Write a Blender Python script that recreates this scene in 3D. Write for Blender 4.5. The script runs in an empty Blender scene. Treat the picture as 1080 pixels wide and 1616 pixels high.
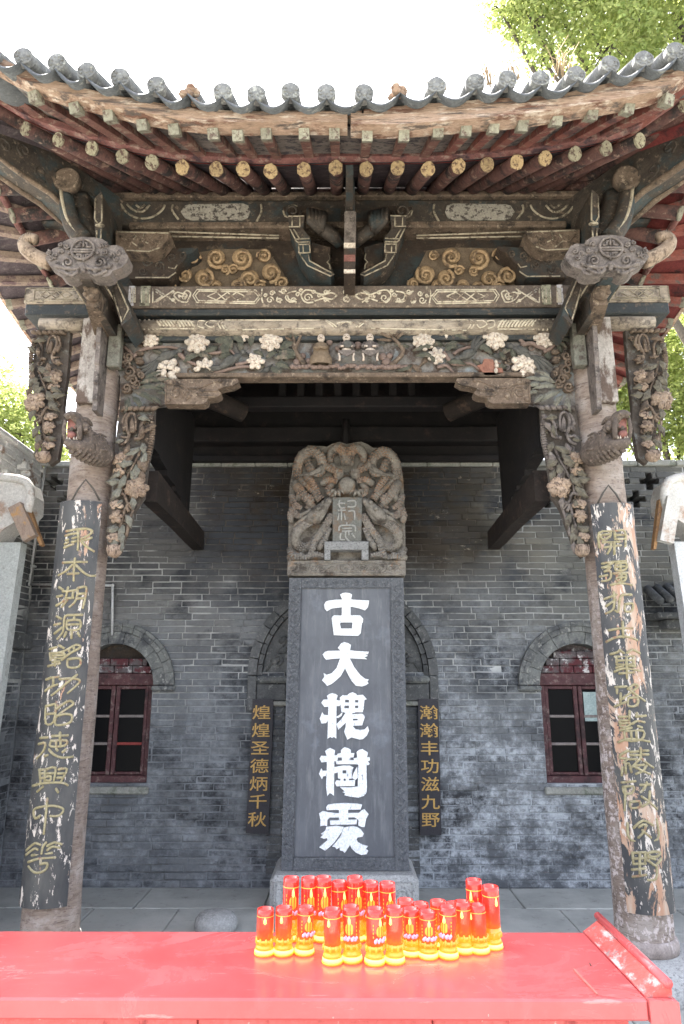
import bpy, bmesh, math, random
from mathutils import Vector, Matrix
from math import radians as R, sin, cos, pi, sqrt
random.seed(7)
sc = bpy.context.scene
COL = sc.collection

# ------------------------------------------------------------------ camera, sky, sun, exposure
F, CX, CY = 1077.0, 540.0, 808.0            # focal length and centre in photograph pixels
PITCH, YAW, EYE = R(13.93), R(0.32), 1.6
cd = bpy.data.cameras.new('camera'); cam = bpy.data.objects.new('camera', cd); COL.objects.link(cam)
cd.sensor_fit = 'VERTICAL'; cd.sensor_height = 36.0; cd.sensor_width = 24.0
cd.lens = F / 1616.0 * 36.0
cd.clip_start = 0.05; cd.clip_end = 2000
cam.location = (0, 0, EYE); cam.rotation_euler = (pi / 2 + PITCH, 0, YAW)
sc.camera = cam

SUN_EL, SUN_AZ = R(60), R(-35)              # sun high behind the pavilion, to the left (azimuth from +Y to +X)
world = bpy.data.worlds.new('World'); sc.world = world; world.use_nodes = True
nt = world.node_tree; nt.nodes.clear()
sky = nt.nodes.new('ShaderNodeTexSky'); sky.sky_type = 'NISHITA'; sky.sun_disc = False
sky.sun_elevation = SUN_EL; sky.sun_rotation = SUN_AZ
sky.air_density = 0.7; sky.dust_density = 4.0; sky.ozone_density = 1.0
bg = nt.nodes.new('ShaderNodeBackground'); bg.inputs['Strength'].default_value = 0.15
wo = nt.nodes.new('ShaderNodeOutputWorld')
hs = nt.nodes.new('ShaderNodeHueSaturation'); hs.inputs['Saturation'].default_value = 0.5     # hazy, nearly white summer sky
nt.links.new(sky.outputs[0], hs.inputs['Color']); nt.links.new(hs.outputs[0], bg.inputs[0]); nt.links.new(bg.outputs[0], wo.inputs[0])
sl = bpy.data.lights.new('sun', 'SUN'); so = bpy.data.objects.new('sun', sl); COL.objects.link(so)
sl.energy = 5.0; sl.angle = R(0.6); sl.color = (1.0, 0.95, 0.86)
sd = Vector((sin(SUN_AZ) * cos(SUN_EL), cos(SUN_AZ) * cos(SUN_EL), sin(SUN_EL)))
so.rotation_euler = sd.to_track_quat('Z', 'Y').to_euler(); so.location = (0, 0, 20)
sc.view_settings.view_transform = 'Standard'; sc.view_settings.look = 'None'
sc.view_settings.gamma = 1.0; sc.view_settings.use_curve_mapping = False
sc.view_settings.exposure = 3.0

# ------------------------------------------------------------------ helpers
cF = Vector((0, cos(PITCH), sin(PITCH))); cU = Vector((0, -sin(PITCH), cos(PITCH)))
RZ = Matrix.Rotation(YAW, 3, 'Z')
def ray(px, py):
    u = (px - CX) / F; v = -(py - CY) / F
    return RZ @ (cF + cU * v + Vector((u, 0, 0)))
def P(px, py, Y):                            # point of the upright plane at distance Y
    d = ray(px, py); t = Y / d.y
    return Vector((d.x * t, Y, EYE + d.z * t))
def PZ(px, py, z):                           # point of the level plane at height z
    d = ray(px, py); t = (z - EYE) / d.z
    return Vector((d.x * t, d.y * t, z))
def S(p):                                    # metres per photograph pixel at p
    return (RZ @ cF).dot(Vector(p) - Vector((0, 0, EYE))) / F

class MB:
    def __init__(s): s.v = []; s.f = []; s.sm = []
    def add(s, vs, fs, smooth=False):
        o = len(s.v); s.v += [Vector(v) for v in vs]
        for f in fs: s.f.append(tuple(i + o for i in f)); s.sm.append(smooth)
        return s
    def merge(s, m):
        o = len(s.v); s.v += m.v; s.f += [tuple(i + o for i in f) for f in m.f]; s.sm += m.sm; return s
    def mirror(s, x0=0.0):
        m = MB(); m.v = [Vector((2 * x0 - v.x, v.y, v.z)) for v in s.v]
        m.f = [tuple(reversed(f)) for f in s.f]; m.sm = list(s.sm); return m
    def moved(s, d):
        m = MB(); d = Vector(d); m.v = [v + d for v in s.v]; m.f = list(s.f); m.sm = list(s.sm); return m
    def box(s, a, b, jit=0.0):
        (x0, y0, z0), (x1, y1, z1) = a, b
        x0, x1 = min(x0, x1), max(x0, x1); y0, y1 = min(y0, y1), max(y0, y1); z0, z1 = min(z0, z1), max(z0, z1)
        vs = [(x0,y0,z0),(x1,y0,z0),(x1,y1,z0),(x0,y1,z0),(x0,y0,z1),(x1,y0,z1),(x1,y1,z1),(x0,y1,z1)]
        if jit: vs = [tuple(c + random.uniform(-jit, jit) for c in v) for v in vs]
        return s.add(vs, [(0,3,2,1),(4,5,6,7),(0,1,5,4),(1,2,6,5),(2,3,7,6),(3,0,4,7)])
    def cbox(s, a, b, c=0.006):              # box with chamfered edges on every side
        lo = Vector([min(i, j) for i, j in zip(a, b)]); hi = Vector([max(i, j) for i, j in zip(a, b)])
        c = min(c, min((hi - lo)) * 0.45)
        bm = bmesh.new(); bmesh.ops.create_cube(bm, size=1)
        for v in bm.verts: v.co = Vector([(l + h) / 2 + k * (h - l) for l, h, k in zip(lo, hi, v.co)])
        bmesh.ops.bevel(bm, geom=bm.edges[:], offset=c, segments=1, affect='EDGES')
        bm.verts.index_update()
        s.add([v.co.copy() for v in bm.verts], [tuple(v.index for v in f.verts) for f in bm.faces]); bm.free(); return s
    def beam(s, p0, p1, w, h, up=(0, 0, 1), w1=None, h1=None):   # box along p0-p1
        p0 = Vector(p0); p1 = Vector(p1); d = (p1 - p0).normalized()
        x = d.cross(Vector(up)).normalized(); z = x.cross(d).normalized()
        w1 = w1 or w; h1 = h1 or h; vs = []
        for p, a, b in ((p0, w, h), (p1, w1, h1)):
            for i, j in ((-1, -1), (1, -1), (1, 1), (-1, 1)): vs.append(p + x * i * a / 2 + z * j * b / 2)
        return s.add(vs, [(0,1,2,3),(7,6,5,4),(0,4,5,1),(1,5,6,2),(2,6,7,3),(3,7,4,0)])
    def prism(s, pts, dvec):                 # polygon pushed along dvec (front = pts)
        n = len(pts); pts = [Vector(p) for p in pts]; d = Vector(dvec)
        nv = Vector((0, 0, 0))
        for i in range(n):
            a, b = pts[i], pts[(i + 1) % n]
            nv += Vector(((a.y - b.y) * (a.z + b.z), (a.z - b.z) * (a.x + b.x), (a.x - b.x) * (a.y + b.y)))
        if nv.dot(d) > 0: pts = pts[::-1]
        vs = pts + [p + d for p in pts]
        fs = [tuple(range(n)), tuple(reversed(range(n, 2 * n)))]
        fs += [(i, i + n, (i + 1) % n + n, (i + 1) % n) for i in range(n)]
        return s.add(vs, fs)
    def tube(s, pts, r, n=6, squash=None, closed=False, cap=True):
        pts = [Vector(p) for p in pts]; m = len(pts)
        rr = r if isinstance(r, (list, tuple)) else [r] * m
        up = None; vs = []; 
        for i, p in enumerate(pts):
            if closed: d = pts[(i + 1) % m] - pts[i - 1]
            else: d = (pts[min(i + 1, m - 1)] - pts[max(i - 1, 0)])
            if d.length < 1e-9: d = Vector((0, 0, 1))
            d.normalize()
            if up is None:
                up = Vector((0, -1, 0)) if abs(d.y) < 0.9 else Vector((0, 0, 1))
            up = (up - d * up.dot(d))
            if up.length < 1e-6: up = d.orthogonal()
            up.normalize(); x = d.cross(up)
            for k in range(n):
                a = 2 * pi * k / n
                q = x * cos(a) * rr[i] + up * sin(a) * rr[i]
                if squash: q = x * cos(a) * rr[i] + up * sin(a) * rr[i] * squash
                vs.append(p + q)
        fs = []
        for i in range(m if closed else m - 1):
            j = (i + 1) % m
            for k in range(n):
                l = (k + 1) % n; fs.append((i * n + k, i * n + l, j * n + l, j * n + k))
        if cap and not closed:
            fs.append(tuple(reversed(range(n)))); fs.append(tuple(range((m - 1) * n, m * n)))
        return s.add(vs, fs, True)
    def ell(s, c, r, rot=None, nu=8, nv=5):
        c = Vector(c); M = rot or Matrix.Identity(3)
        vs = [c + M @ Vector((0, 0, r[2]))]
        for i in range(1, nv):
            t = pi * i / nv
            for k in range(nu):
                a = 2 * pi * k / nu
                vs.append(c + M @ Vector((r[0] * sin(t) * cos(a), r[1] * sin(t) * sin(a), r[2] * cos(t))))
        vs.append(c + M @ Vector((0, 0, -r[2]))); fs = []
        for k in range(nu): fs.append((0, 1 + k, 1 + (k + 1) % nu))
        for i in range(nv - 2):
            for k in range(nu):
                a = 1 + i * nu; fs.append((a + k, a + nu + k, a + nu + (k + 1) % nu, a + (k + 1) % nu))
        a = 1 + (nv - 2) * nu; b = len(vs) - 1
        for k in range(nu): fs.append((a + k, b, a + (k + 1) % nu))
        return s.add(vs, fs, True)
    def lathe(s, c, prof, n=24, smooth=True, axis='Z'):
        c = Vector(c); vs = []; fs = []
        for (r, h) in prof:
            for k in range(n):
                a = 2 * pi * k / n
                if axis == 'Z': vs.append(c + Vector((r * cos(a), r * sin(a), h)))
                else: vs.append(c + Vector((r * cos(a), -h, r * sin(a))))      # towards the viewer
        for i in range(len(prof) - 1):
            for k in range(n):
                l = (k + 1) % n; f = (i * n + k, i * n + l, (i + 1) * n + l, (i + 1) * n + k)
                fs.append(f)
        fs.append(tuple(reversed(range(n)))); fs.append(tuple(range((len(prof) - 1) * n, len(prof) * n)))
        return s.add(vs, fs, smooth)
    def sheet(s, rows, smooth=True):         # grid of points
        n = len(rows[0]); vs = [p for r in rows for p in r]
        fs = [(i * n + k, i * n + k + 1, (i + 1) * n + k + 1, (i + 1) * n + k) for i in range(len(rows) - 1) for k in range(n - 1)]
        return s.add(vs, fs, smooth)

def cat(pts, k=3, closed=False):             # Catmull-Rom through the points
    n = len(pts); out = []
    pts = [Vector(p) for p in pts]
    for i in range(n if closed else n - 1):
        if closed: a, b, c, d = pts[i - 1], pts[i], pts[(i + 1) % n], pts[(i + 2) % n]
        else: a, b, c, d = pts[max(i - 1, 0)], pts[i], pts[i + 1], pts[min(i + 2, n - 1)]
        for j in range(k):
            t = j / k
            out.append(0.5 * ((2 * b) + (c - a) * t + (2 * a - 5 * b + 4 * c - d) * t * t + (3 * b - a - 3 * c + d) * t ** 3))
    if not closed: out.append(pts[-1])
    return out

def build(name, mb, mat, parent=None, label=None):
    me = bpy.data.meshes.new(name)
    base = ORG.get(parent.name, Vector((0, 0, 0))) if parent else Vector((0, 0, 0))
    me.from_pydata([v - base for v in mb.v], [], mb.f)
    me.polygons.foreach_set('use_smooth', mb.sm)
    me.validate(); me.update()
    for m in (mat if isinstance(mat, (list, tuple)) else [mat]): me.materials.append(m)
    o = bpy.data.objects.new(name, me); COL.objects.link(o)
    ORG[o.name] = base.copy()
    if parent: o.parent = parent
    if label: o['label'] = label
    return o
ORG = {}
def tag(o, label=None, category=None, group=None, kind=None):
    if label: o['label'] = label
    if category: o['category'] = category
    if group: o['group'] = group
    if kind: o['kind'] = kind
    return o
def thing(name, loc, label, category, group=None):
    o = bpy.data.objects.new(name, None); COL.objects.link(o); o.location = loc
    o.empty_display_size = 0.1
    ORG[o.name] = Vector(loc)
    return tag(o, label, category, group)
def copy_tree(o, parent=None):
    c = o.copy(); COL.objects.link(c)
    if parent: c.parent = parent
    for ch in list(o.children): copy_tree(ch, c)
    return c

# ------------------------------------------------------------------ materials
class N:
    def __init__(s, name):
        s.m = bpy.data.materials.new(name); s.m.use_nodes = True; s.t = s.m.node_tree; s.t.nodes.clear()
        s.out = s.n('ShaderNodeOutputMaterial'); s.b = s.n('ShaderNodeBsdfPrincipled')
        s.l(s.b.outputs[0], s.out.inputs[0])
        s.pos = s.n('ShaderNodeNewGeometry').outputs['Position']
    def n(s, t, **k):
        x = s.t.nodes.new(t)
        for a, b in k.items(): setattr(x, a, b)
        return x
    def l(s, a, b): s.t.links.new(a, b)
    def vec(s, st=(1, 1, 1), off=(0, 0, 0)):
        if tuple(st) == (1, 1, 1) and tuple(off) == (0, 0, 0): return s.pos
        m = s.n('ShaderNodeMapping'); m.inputs['Scale'].default_value = st; m.inputs['Location'].default_value = off
        s.l(s.pos, m.inputs[0]); return m.outputs[0]
    def noise(s, scale, detail=5, rough=0.6, st=(1, 1, 1), off=(0, 0, 0), dist=0.0):
        x = s.n('ShaderNodeTexNoise'); x.inputs['Scale'].default_value = scale; x.inputs['Detail'].default_value = detail
        x.inputs['Roughness'].default_value = rough; x.inputs['Distortion'].default_value = dist
        s.l(s.vec(st, off), x.inputs['Vector']); return x.outputs['Fac']
    def ramp(s, fac, lo, hi):
        x = s.n('ShaderNodeMapRange'); x.clamp = True
        x.inputs['From Min'].default_value = lo; x.inputs['From Max'].default_value = hi
        s.l(fac, x.inputs['Value']); return x.outputs['Result']
    def mul(s, a, b, op='MULTIPLY'):
        x = s.n('ShaderNodeMath', operation=op)
        for i, q in enumerate((a, b)):
            if isinstance(q, (int, float)): x.inputs[i].default_value = q
            else: s.l(q, x.inputs[i])
        return x.outputs[0]
    def mix(s, fac, a, b, blend='MIX'):
        x = s.n('ShaderNodeMix', data_type='RGBA', blend_type=blend)
        if isinstance(fac, (int, float)): x.inputs[0].default_value = fac
        else: s.l(fac, x.inputs[0])
        for i, q in ((6, a), (7, b)):
            if isinstance(q, (tuple, list)): x.inputs[i].default_value = (*q[:3], 1)
            else: s.l(q, x.inputs[i])
        return x.outputs[2]
    def bump(s, h, strength=0.3, dist=0.01):
        x = s.n('ShaderNodeBump'); x.inputs['Strength'].default_value = strength; x.inputs['Distance'].default_value = dist
        s.l(h, x.inputs['Height'])
        if s.b.inputs['Normal'].links: s.l(s.b.inputs['Normal'].links[0].from_socket, x.inputs['Normal'])
        s.l(x.outputs[0], s.b.inputs['Normal'])
    def set(s, **k):
        for a, b in k.items():
            i = s.b.inputs[a.replace('_', ' ')]
            if hasattr(b, 'node'): s.l(b, i)
            elif isinstance(b, (tuple, list)): i.default_value = (*b[:3], 1)
            else: i.default_value = b

def mat(name, c1, c2, scale=6, rough=0.85, patches=(), bump=0.35, bscale=40, st=(1, 1, 1), spec=0.3, bdist=0.01, rnd=0.0):
    m = N(name)
    col = m.mix(m.ramp(m.noise(scale, 6, 0.65, st), 0.3, 0.7), c1, c2)
    if rnd:
        oi = m.n('ShaderNodeObjectInfo')
        col = m.mix(1.0, col, m.mix(oi.outputs['Random'], (1 - rnd,) * 3, (1 + rnd * .6,) * 3), 'MULTIPLY')
    for i, (pc, ps, lo, hi, pst) in enumerate(patches):
        col = m.mix(m.ramp(m.noise(ps, 7, 0.7, pst, (i * 3.7 + 1, i * 1.9, i * 5.1)), .5 + (lo - .5) * .6, .5 + (hi - .5) * .62), col, pc)
    col = m.mix(1.0, col, m.mix(m.ramp(m.noise(75, 5, .75, st), .32, .68), (.72,) * 3, (1.22,) * 3), 'MULTIPLY')
    m.set(Base_Color=col, Roughness=rough)
    m.b.inputs['Specular IOR Level'].default_value = spec
    if bump: m.bump(m.noise(bscale, 6, 0.7, st), bump, bdist)
    return m.m

ONE = (1, 1, 1)
M = {}
M['dark_wood'] = mat('dark_wood', (.024, .017, .013), (.055, .039, .029), 9, .7, [((.14, .10, .07), 14, .6, .8, ONE), ((.03,.038,.04), 3, .52, .7, ONE)])
M['dark_wood2'] = mat('dark_wood2', (.028, .024, .021), (.07, .054, .042), 12, .7, [((.17, .13, .095), 22, .6, .76, ONE), ((.035,.045,.047), 4, .52, .66, ONE)])
M['carved_wood'] = mat('carved_wood', (.082, .057, .041), (.16, .118, .086), 14, .85, [((.035, .026, .02), 9, .5, .7, ONE), ((.27, .21, .155), 30, .6, .78, ONE)])
M['carved_grey'] = mat('carved_grey', (.10, .082, .074), (.175, .147, .13), 14, .85, [((.045, .037, .033), 10, .5, .7, ONE), ((.25,.22,.19), 34, .62, .8, ONE)])
M['tan_wood'] = mat('tan_wood', (.27, .18, .10), (.39, .275, .165), 16, .85, [((.11, .075, .05), 14, .53, .72, ONE)])
M['pale_paint'] = mat('pale_paint', (.42, .36, .27), (.55, .49, .38), 25, .85, [((.16, .12, .09), 18, .52, .66, ONE)])
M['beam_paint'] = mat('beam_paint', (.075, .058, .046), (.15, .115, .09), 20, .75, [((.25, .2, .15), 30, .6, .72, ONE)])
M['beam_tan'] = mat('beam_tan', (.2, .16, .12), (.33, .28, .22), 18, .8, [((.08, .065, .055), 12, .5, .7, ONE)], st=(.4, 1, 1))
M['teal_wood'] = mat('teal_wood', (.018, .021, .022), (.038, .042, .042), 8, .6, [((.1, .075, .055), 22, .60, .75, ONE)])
M['panel_ground'] = mat('panel_ground', (.125, .115, .105), (.22, .2, .18), 12, .9, [((.07, .05, .04), 7, .48, .66, ONE), ((.2,.215,.22), 9, .56, .7, ONE)])
M['petal'] = mat('petal', (.42, .355, .29), (.56, .49, .41), 30, .85, [((.22, .155, .12), 60, .54, .72, ONE)], rnd=.15)
M['petal_pink'] = mat('petal_pink', (.22, .155, .112), (.36, .275, .205), 24, .85, [((.10, .07, .055), 40, .52, .68, ONE)], rnd=.2)
M['leaf_green'] = mat('leaf_green', (.042, .044, .033), (.09, .09, .07), 25, .85, [((.14, .115, .09), 20, .54, .72, ONE)])
M['sage'] = mat('sage', (.11, .108, .088), (.185, .178, .146), 25, .85, [((.075, .06, .05), 20, .53, .72, ONE)])
M['bird'] = mat('bird', (.05, .05, .047), (.1, .095, .085), 30, .85)
M['bark_wood'] = mat('bark_wood', (.13, .09, .075), (.2, .145, .12), 25, .85)
M['robe'] = mat('robe', (.12, .085, .055), (.19, .14, .095), 30, .85)
M['skin_carved'] = mat('skin_carved', (.4, .33, .27), (.5, .42, .35), 30, .8)
M['broken_red'] = mat('broken_red', (.17, .075, .052), (.25, .12, .085), 20, .9)
M['purple_wood'] = mat('purple_wood', (.06, .028, .025), (.115, .056, .046), 10, .8, [((.02, .016, .016), 6, .48, .66, ONE), ((.19,.13,.10), 18, .60, .76, ONE)])
M['red_wood'] = mat('red_wood', (.13, .042, .035), (.2, .072, .055), 9, .85, [((.25, .18, .14), 14, .54, .7, ONE), ((.06, .03, .03), 6, .53, .7, ONE)])
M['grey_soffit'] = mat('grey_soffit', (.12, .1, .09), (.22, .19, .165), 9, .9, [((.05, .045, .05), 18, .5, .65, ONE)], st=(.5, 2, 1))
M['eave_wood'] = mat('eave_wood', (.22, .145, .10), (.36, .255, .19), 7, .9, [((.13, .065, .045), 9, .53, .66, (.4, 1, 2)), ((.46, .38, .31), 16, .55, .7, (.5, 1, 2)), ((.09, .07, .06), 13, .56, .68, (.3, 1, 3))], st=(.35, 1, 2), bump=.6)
M['rafter_end'] = mat('rafter_end', (.27, .19, .10), (.40, .295, .165), 40, .85, [((.12, .075, .05), 45, .52, .62, ONE)], rnd=.25)
M['rafter_end_old'] = mat('rafter_end_old', (.2, .18, .125), (.31, .285, .205), 40, .85, [((.08, .05, .04), 30, .51, .6, ONE)], rnd=.25)
M['tip_green'] = mat('tip_green', (.15, .14, .105), (.25, .24, .185), 30, .85, [((.09, .06, .05), 30, .53, .68, ONE)], rnd=.25)
M['tile'] = mat('tile', (.13, .13, .13), (.21, .21, .2), 20, .8, [((.32, .32, .29), 24, .58, .72, ONE)], rnd=.2)
M['tile_dark'] = mat('tile_dark', (.07, .075, .08), (.12, .125, .13), 20, .8, [((.22, .22, .2), 16, .62, .75, ONE)], rnd=.2)
M['stone'] = mat('stone', (.24, .24, .235), (.34, .34, .33), 14, .85, [((.15, .15, .15), 8, .56, .72, ONE), ((.42, .42, .4), 40, .62, .75, ONE)], bump=.5)
M['plinth_stone'] = mat('plinth_stone', (.33, .33, .32), (.43, .43, .42), 18, .85, [((.22, .22, .22), 60, .56, .66, ONE)], bump=.6, bscale=80)
M['stele_border'] = mat('stele_border', (.075, .08, .09), (.125, .13, .14), 40, .75, [((.17, .175, .18), 60, .56, .70, ONE)], bump=.4, bscale=120)
M['white_paint'] = mat('white_paint', (.76, .78, .80), (.84, .85, .86), 30, .6, [((.34, .36, .4), 34, .66, .76, (1, 1, .5))], bump=.3)
M['plaster'] = mat('plaster', (.40, .42, .41), (.47, .49, .475), 5, .9, [((.33, .34, .32), 12, .56, .75, ONE)], bump=.25, bscale=120)
M['coping'] = mat('coping', (.5, .48, .45), (.62, .6, .57), 6, .9, [((.38, .28, .22), 5, .56, .72, ONE)], bump=.4)
M['pier_wood'] = mat('pier_wood', (.26, .19, .15), (.38, .30, .25), 10, .85, [((.42, .25, .12), 6, .56, .66, ONE)], st=(2, 2, .6))
M['arch_stone'] = mat('arch_stone', (.12, .125, .12), (.195, .2, .19), 12, .9, [((.07, .073, .078), 7, .48, .66, ONE), ((.3,.3,.28), 26, .6, .75, ONE)], bump=.6, rnd=.15)
M['arch_dark'] = mat('arch_dark', (.075, .078, .08), (.13, .132, .13), 12, .9, [((.2, .2, .19), 20, .6, .7, ONE)], bump=.5, rnd=.2)
M['window_wood'] = mat('window_wood', (.055, .02, .023), (.10, .042, .044), 12, .6, [((.17, .12, .11), 18, .56, .72, ONE), ((.03,.015,.016), 6, .53, .7, ONE)], bump=.3)
M['window_grey'] = mat('window_grey', (.15, .125, .12), (.23, .2, .185), 20, .6)
M['window_red'] = mat('window_red', (.2, .03, .027), (.26, .05, .042), 20, .6)
M['black_board'] = mat('black_board', (.02, .019, .024), (.035, .033, .04), 5, .55, [((.075, .055, .045), 4, .55, .75, (1, 1, .3))], bump=.1)
M['gold'] = mat('gold', (.42, .25, .07), (.52, .33, .10), 60, .5, bump=.1)
M['bronze'] = mat('bronze', (.22, .185, .095), (.34, .30, .175), 30, .65, [((.40, .35, .26), 40, .6, .74, ONE), ((.26, .13, .08), 14, .62, .75, ONE)], bump=.3, spec=.5)
M['pipe'] = mat('pipe', (.42, .42, .42), (.52, .52, .51), 10, .5)
M['cement'] = mat('cement', (.2, .2, .18), (.3, .3, .27), 9, .95, [((.13, .14, .11), 7, .55, .7, ONE)], bump=.5)
M['weed'] = mat('weed', (.3, .21, .12), (.42, .32, .18), 8, .9)
M['trunk'] = mat('trunk', (.06, .05, .04), (.12, .10, .08), 20, .95, bump=.8)
M['wire'] = mat('wire', (.05, .045, .04), (.09, .08, .07), 20, .7)
M['tongue'] = mat('tongue', (.17, .07, .058), (.25, .115, .095), 20, .8)
M['tusk'] = mat('tusk', (.19, .135, .095), (.32, .245, .18), 20, .8, [((.1,.07,.05), 20, .52, .68, ONE)])

def glass_dark():
    m = N('window_glass'); m.set(Base_Color=(.004, .004, .005), Roughness=.3); m.b.inputs['Specular IOR Level'].default_value = .06
    m.bump(m.noise(3, 2), .05, .02); return m.m
M['glass'] = glass_dark()

def brick_mat(name, smooth=False):
    m = N(name)
    oi = m.n('ShaderNodeObjectInfo')
    at = m.n('ShaderNodeAttribute'); at.attribute_name = 'tint'
    r = m.mul(at.outputs['Fac'], oi.outputs['Random'], 'ADD'); r = m.mul(r, 1.0, 'MODULO')
    col = m.mix(r, (.13, .137, .145), (.178, .186, .192))
    col = m.mix(m.ramp(m.noise(22, 6, .7), .35, .75), col, m.mix(.5, col, (.06, .065, .07)))
    z = m.n('ShaderNodeSeparateXYZ'); m.l(m.pos, z.inputs[0])
    warm = m.ramp(z.outputs['Z'], 1.6, 2.9)
    warm = m.mul(warm, m.ramp(m.noise(.9, 3, .5, ONE, (4, 2, 1)), .30, .52))
    col = m.mix(m.mul(warm, .75), col, m.mix(r, (.10, .085, .068), (.185, .165, .135)))
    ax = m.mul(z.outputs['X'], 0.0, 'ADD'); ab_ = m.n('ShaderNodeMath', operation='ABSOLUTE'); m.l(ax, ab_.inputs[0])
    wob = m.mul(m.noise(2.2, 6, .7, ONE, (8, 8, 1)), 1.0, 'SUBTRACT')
    roof_shade = m.mul(m.ramp(m.mul(ab_.outputs[0], wob, 'ADD'), 1.12, .72), m.ramp(m.mul(z.outputs['Z'], wob, 'ADD'), 1.75, 2.25))
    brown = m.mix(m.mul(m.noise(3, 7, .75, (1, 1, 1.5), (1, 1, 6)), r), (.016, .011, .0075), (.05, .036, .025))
    col = m.mix(m.mul(roof_shade, .93), col, brown)   # shade under the roof, painted brown high on the middle of the wall
    flake = m.mul(roof_shade, m.ramp(m.noise(4, 8, .78, (1, 1, 2), (0, 3, 3)), .60, .64)); col = m.mix(flake, col, (.3, .26, .21))  # paler flecks within the painted under-roof shade
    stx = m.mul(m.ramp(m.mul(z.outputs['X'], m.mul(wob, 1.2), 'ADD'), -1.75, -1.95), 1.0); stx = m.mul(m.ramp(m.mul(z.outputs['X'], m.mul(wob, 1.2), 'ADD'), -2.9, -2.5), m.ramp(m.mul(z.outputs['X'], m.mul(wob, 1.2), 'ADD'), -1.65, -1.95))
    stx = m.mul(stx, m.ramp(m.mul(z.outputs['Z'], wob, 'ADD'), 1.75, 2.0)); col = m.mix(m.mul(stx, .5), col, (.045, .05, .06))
    ol = m.mul(m.ramp(z.outputs['X'], .6, 2.2), m.ramp(z.outputs['Z'], 1.2, 2.2)); col = m.mix(m.mul(ol, .5), col, m.mix(r, (.105, .105, .085), (.17, .17, .14)))   # olive tint towards the upper right
    # soot with a ragged edge, and lime bloom on the courses low down
    col = m.mix(m.ramp(m.noise(1.3, 6, .7, (1, 1, 1.4), (9, 0, 3)), .50, .59), col, (.036, .038, .042))
    col = m.mix(m.mul(m.ramp(m.noise(.8, 5, .6, (1, 1, 1.3), (5, 1, 0)), .44, .6), .55), col, (.06, .066, .076))
    lime = m.mul(m.ramp(m.noise(2.1, 8, .75, (1, 1, 1.2), (2, 5, 8)), .44, .56), m.ramp(z.outputs['Z'], 2.6, .8))
    lime = m.mul(lime, m.ramp(m.noise(14, 6, .75), .38, .6))
    lime = m.mul(lime, m.mul(m.mul(m.ramp(z.outputs['X'], -.4, .7), .55), .32, 'ADD'))
    col = m.mix(lime, col, (.46, .49, .52))
    spots = m.ramp(m.noise(7, 8, .8, ONE, (1, 7, 2)), .60, .68)
    spots = m.mul(spots, m.ramp(m.noise(48, 5, .75), .42, .6))
    col = m.mix(m.mul(spots, .5), col, (.42, .42, .40))
    m.set(Base_Color=col, Roughness=.92); m.b.inputs['Specular IOR Level'].default_value = .2
    m.bump(m.noise(35, 8, .75), .7, .012); m.bump(m.noise(160, 4, .6), .3, .003)
    return m.m
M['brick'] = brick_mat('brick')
def mortar_mat():
    m = N('mortar'); z = m.n('ShaderNodeSeparateXYZ'); m.l(m.pos, z.inputs[0])
    col = m.mix(m.ramp(m.noise(5, 6, .65), .35, .65), (.2, .2, .19), (.42, .42, .40))
    dirt = m.ramp(m.mul(z.outputs['Z'], m.mul(m.noise(1.6, 6, .7), 1.4), 'SUBTRACT'), .95, .45)
    col = m.mix(m.mul(dirt, .92), col, (.125, .135, .146))
    col = m.mix(m.ramp(m.noise(1.7, 6, .7, ONE, (3, 3, 3)), .5, .6), col, (.09, .09, .09))
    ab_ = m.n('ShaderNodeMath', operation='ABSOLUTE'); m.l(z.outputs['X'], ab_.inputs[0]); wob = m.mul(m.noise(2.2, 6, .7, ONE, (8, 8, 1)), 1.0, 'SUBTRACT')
    roof_shade = m.mul(m.ramp(m.mul(ab_.outputs[0], wob, 'ADD'), 1.12, .72), m.ramp(m.mul(z.outputs['Z'], wob, 'ADD'), 1.75, 2.25))
    col = m.mix(m.mul(roof_shade, .95), col, m.mix(m.ramp(m.noise(9, 6, .7), .4, .6), (.02, .015, .011), (.07, .055, .043)))  # the same under-roof shade put into the mortar colour
    lime = m.mul(m.ramp(m.noise(2.1, 8, .75, (1, 1, 1.2), (2, 5, 8)), .44, .56), m.ramp(z.outputs['Z'], 2.6, .8))
    lime = m.mul(lime, m.mul(m.mul(m.ramp(z.outputs['X'], -.4, .7), .5), .25, 'ADD')); col = m.mix(lime, col, (.44, .47, .5))
    m.set(Base_Color=col, Roughness=.95); m.bump(m.noise(60, 6, .7), .4, .005); return m.m
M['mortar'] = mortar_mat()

def column_mat(name, flake):
    m = N(name)
    st = (1, 1, 3.2)
    w = m.noise(9, 7, .7, (1, 1, 5), dist=.6)
    col = m.mix(m.ramp(w, .3, .7), (.165, .12, .096), (.32, .255, .21))
    col = m.mix(m.ramp(m.noise(5, 5, .6, ONE, (3, 1, 2)), .48, .64), col, (.37, .32, .285))
    z = m.n('ShaderNodeSeparateXYZ'); m.l(m.pos, z.inputs[0])
    low = m.ramp(z.outputs['Z'], 2.5, 1.3)
    f1 = m.ramp(m.noise(26, 8, .75, (1, 1, .8), (5, 5, 5)), .52, .55)
    col = m.mix(m.mul(f1, m.mul(low, flake)), col, (.6, .52, .5))
    f2 = m.ramp(m.noise(6, 8, .7, ONE, (1, 2, 9)), .66, .675)
    col = m.mix(f2, col, (.55, .45, .4))
    crack = m.ramp(m.noise(16, 6, .75, (1, 1, 4.5), (7, 3, 0), dist=1.2), .45, .38)
    col = m.mix(m.mul(crack, .75), col, (.09, .055, .045))
    m.set(Base_Color=col, Roughness=.8)
    m.bump(m.noise(13, 8, .7, (1, 1, 5), dist=.8), .8, .02); m.bump(f1, .4, .006)
    return m.m
M['column_left'] = column_mat('column_left', .15); M['column_right'] = column_mat('column_right', .95)

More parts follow.
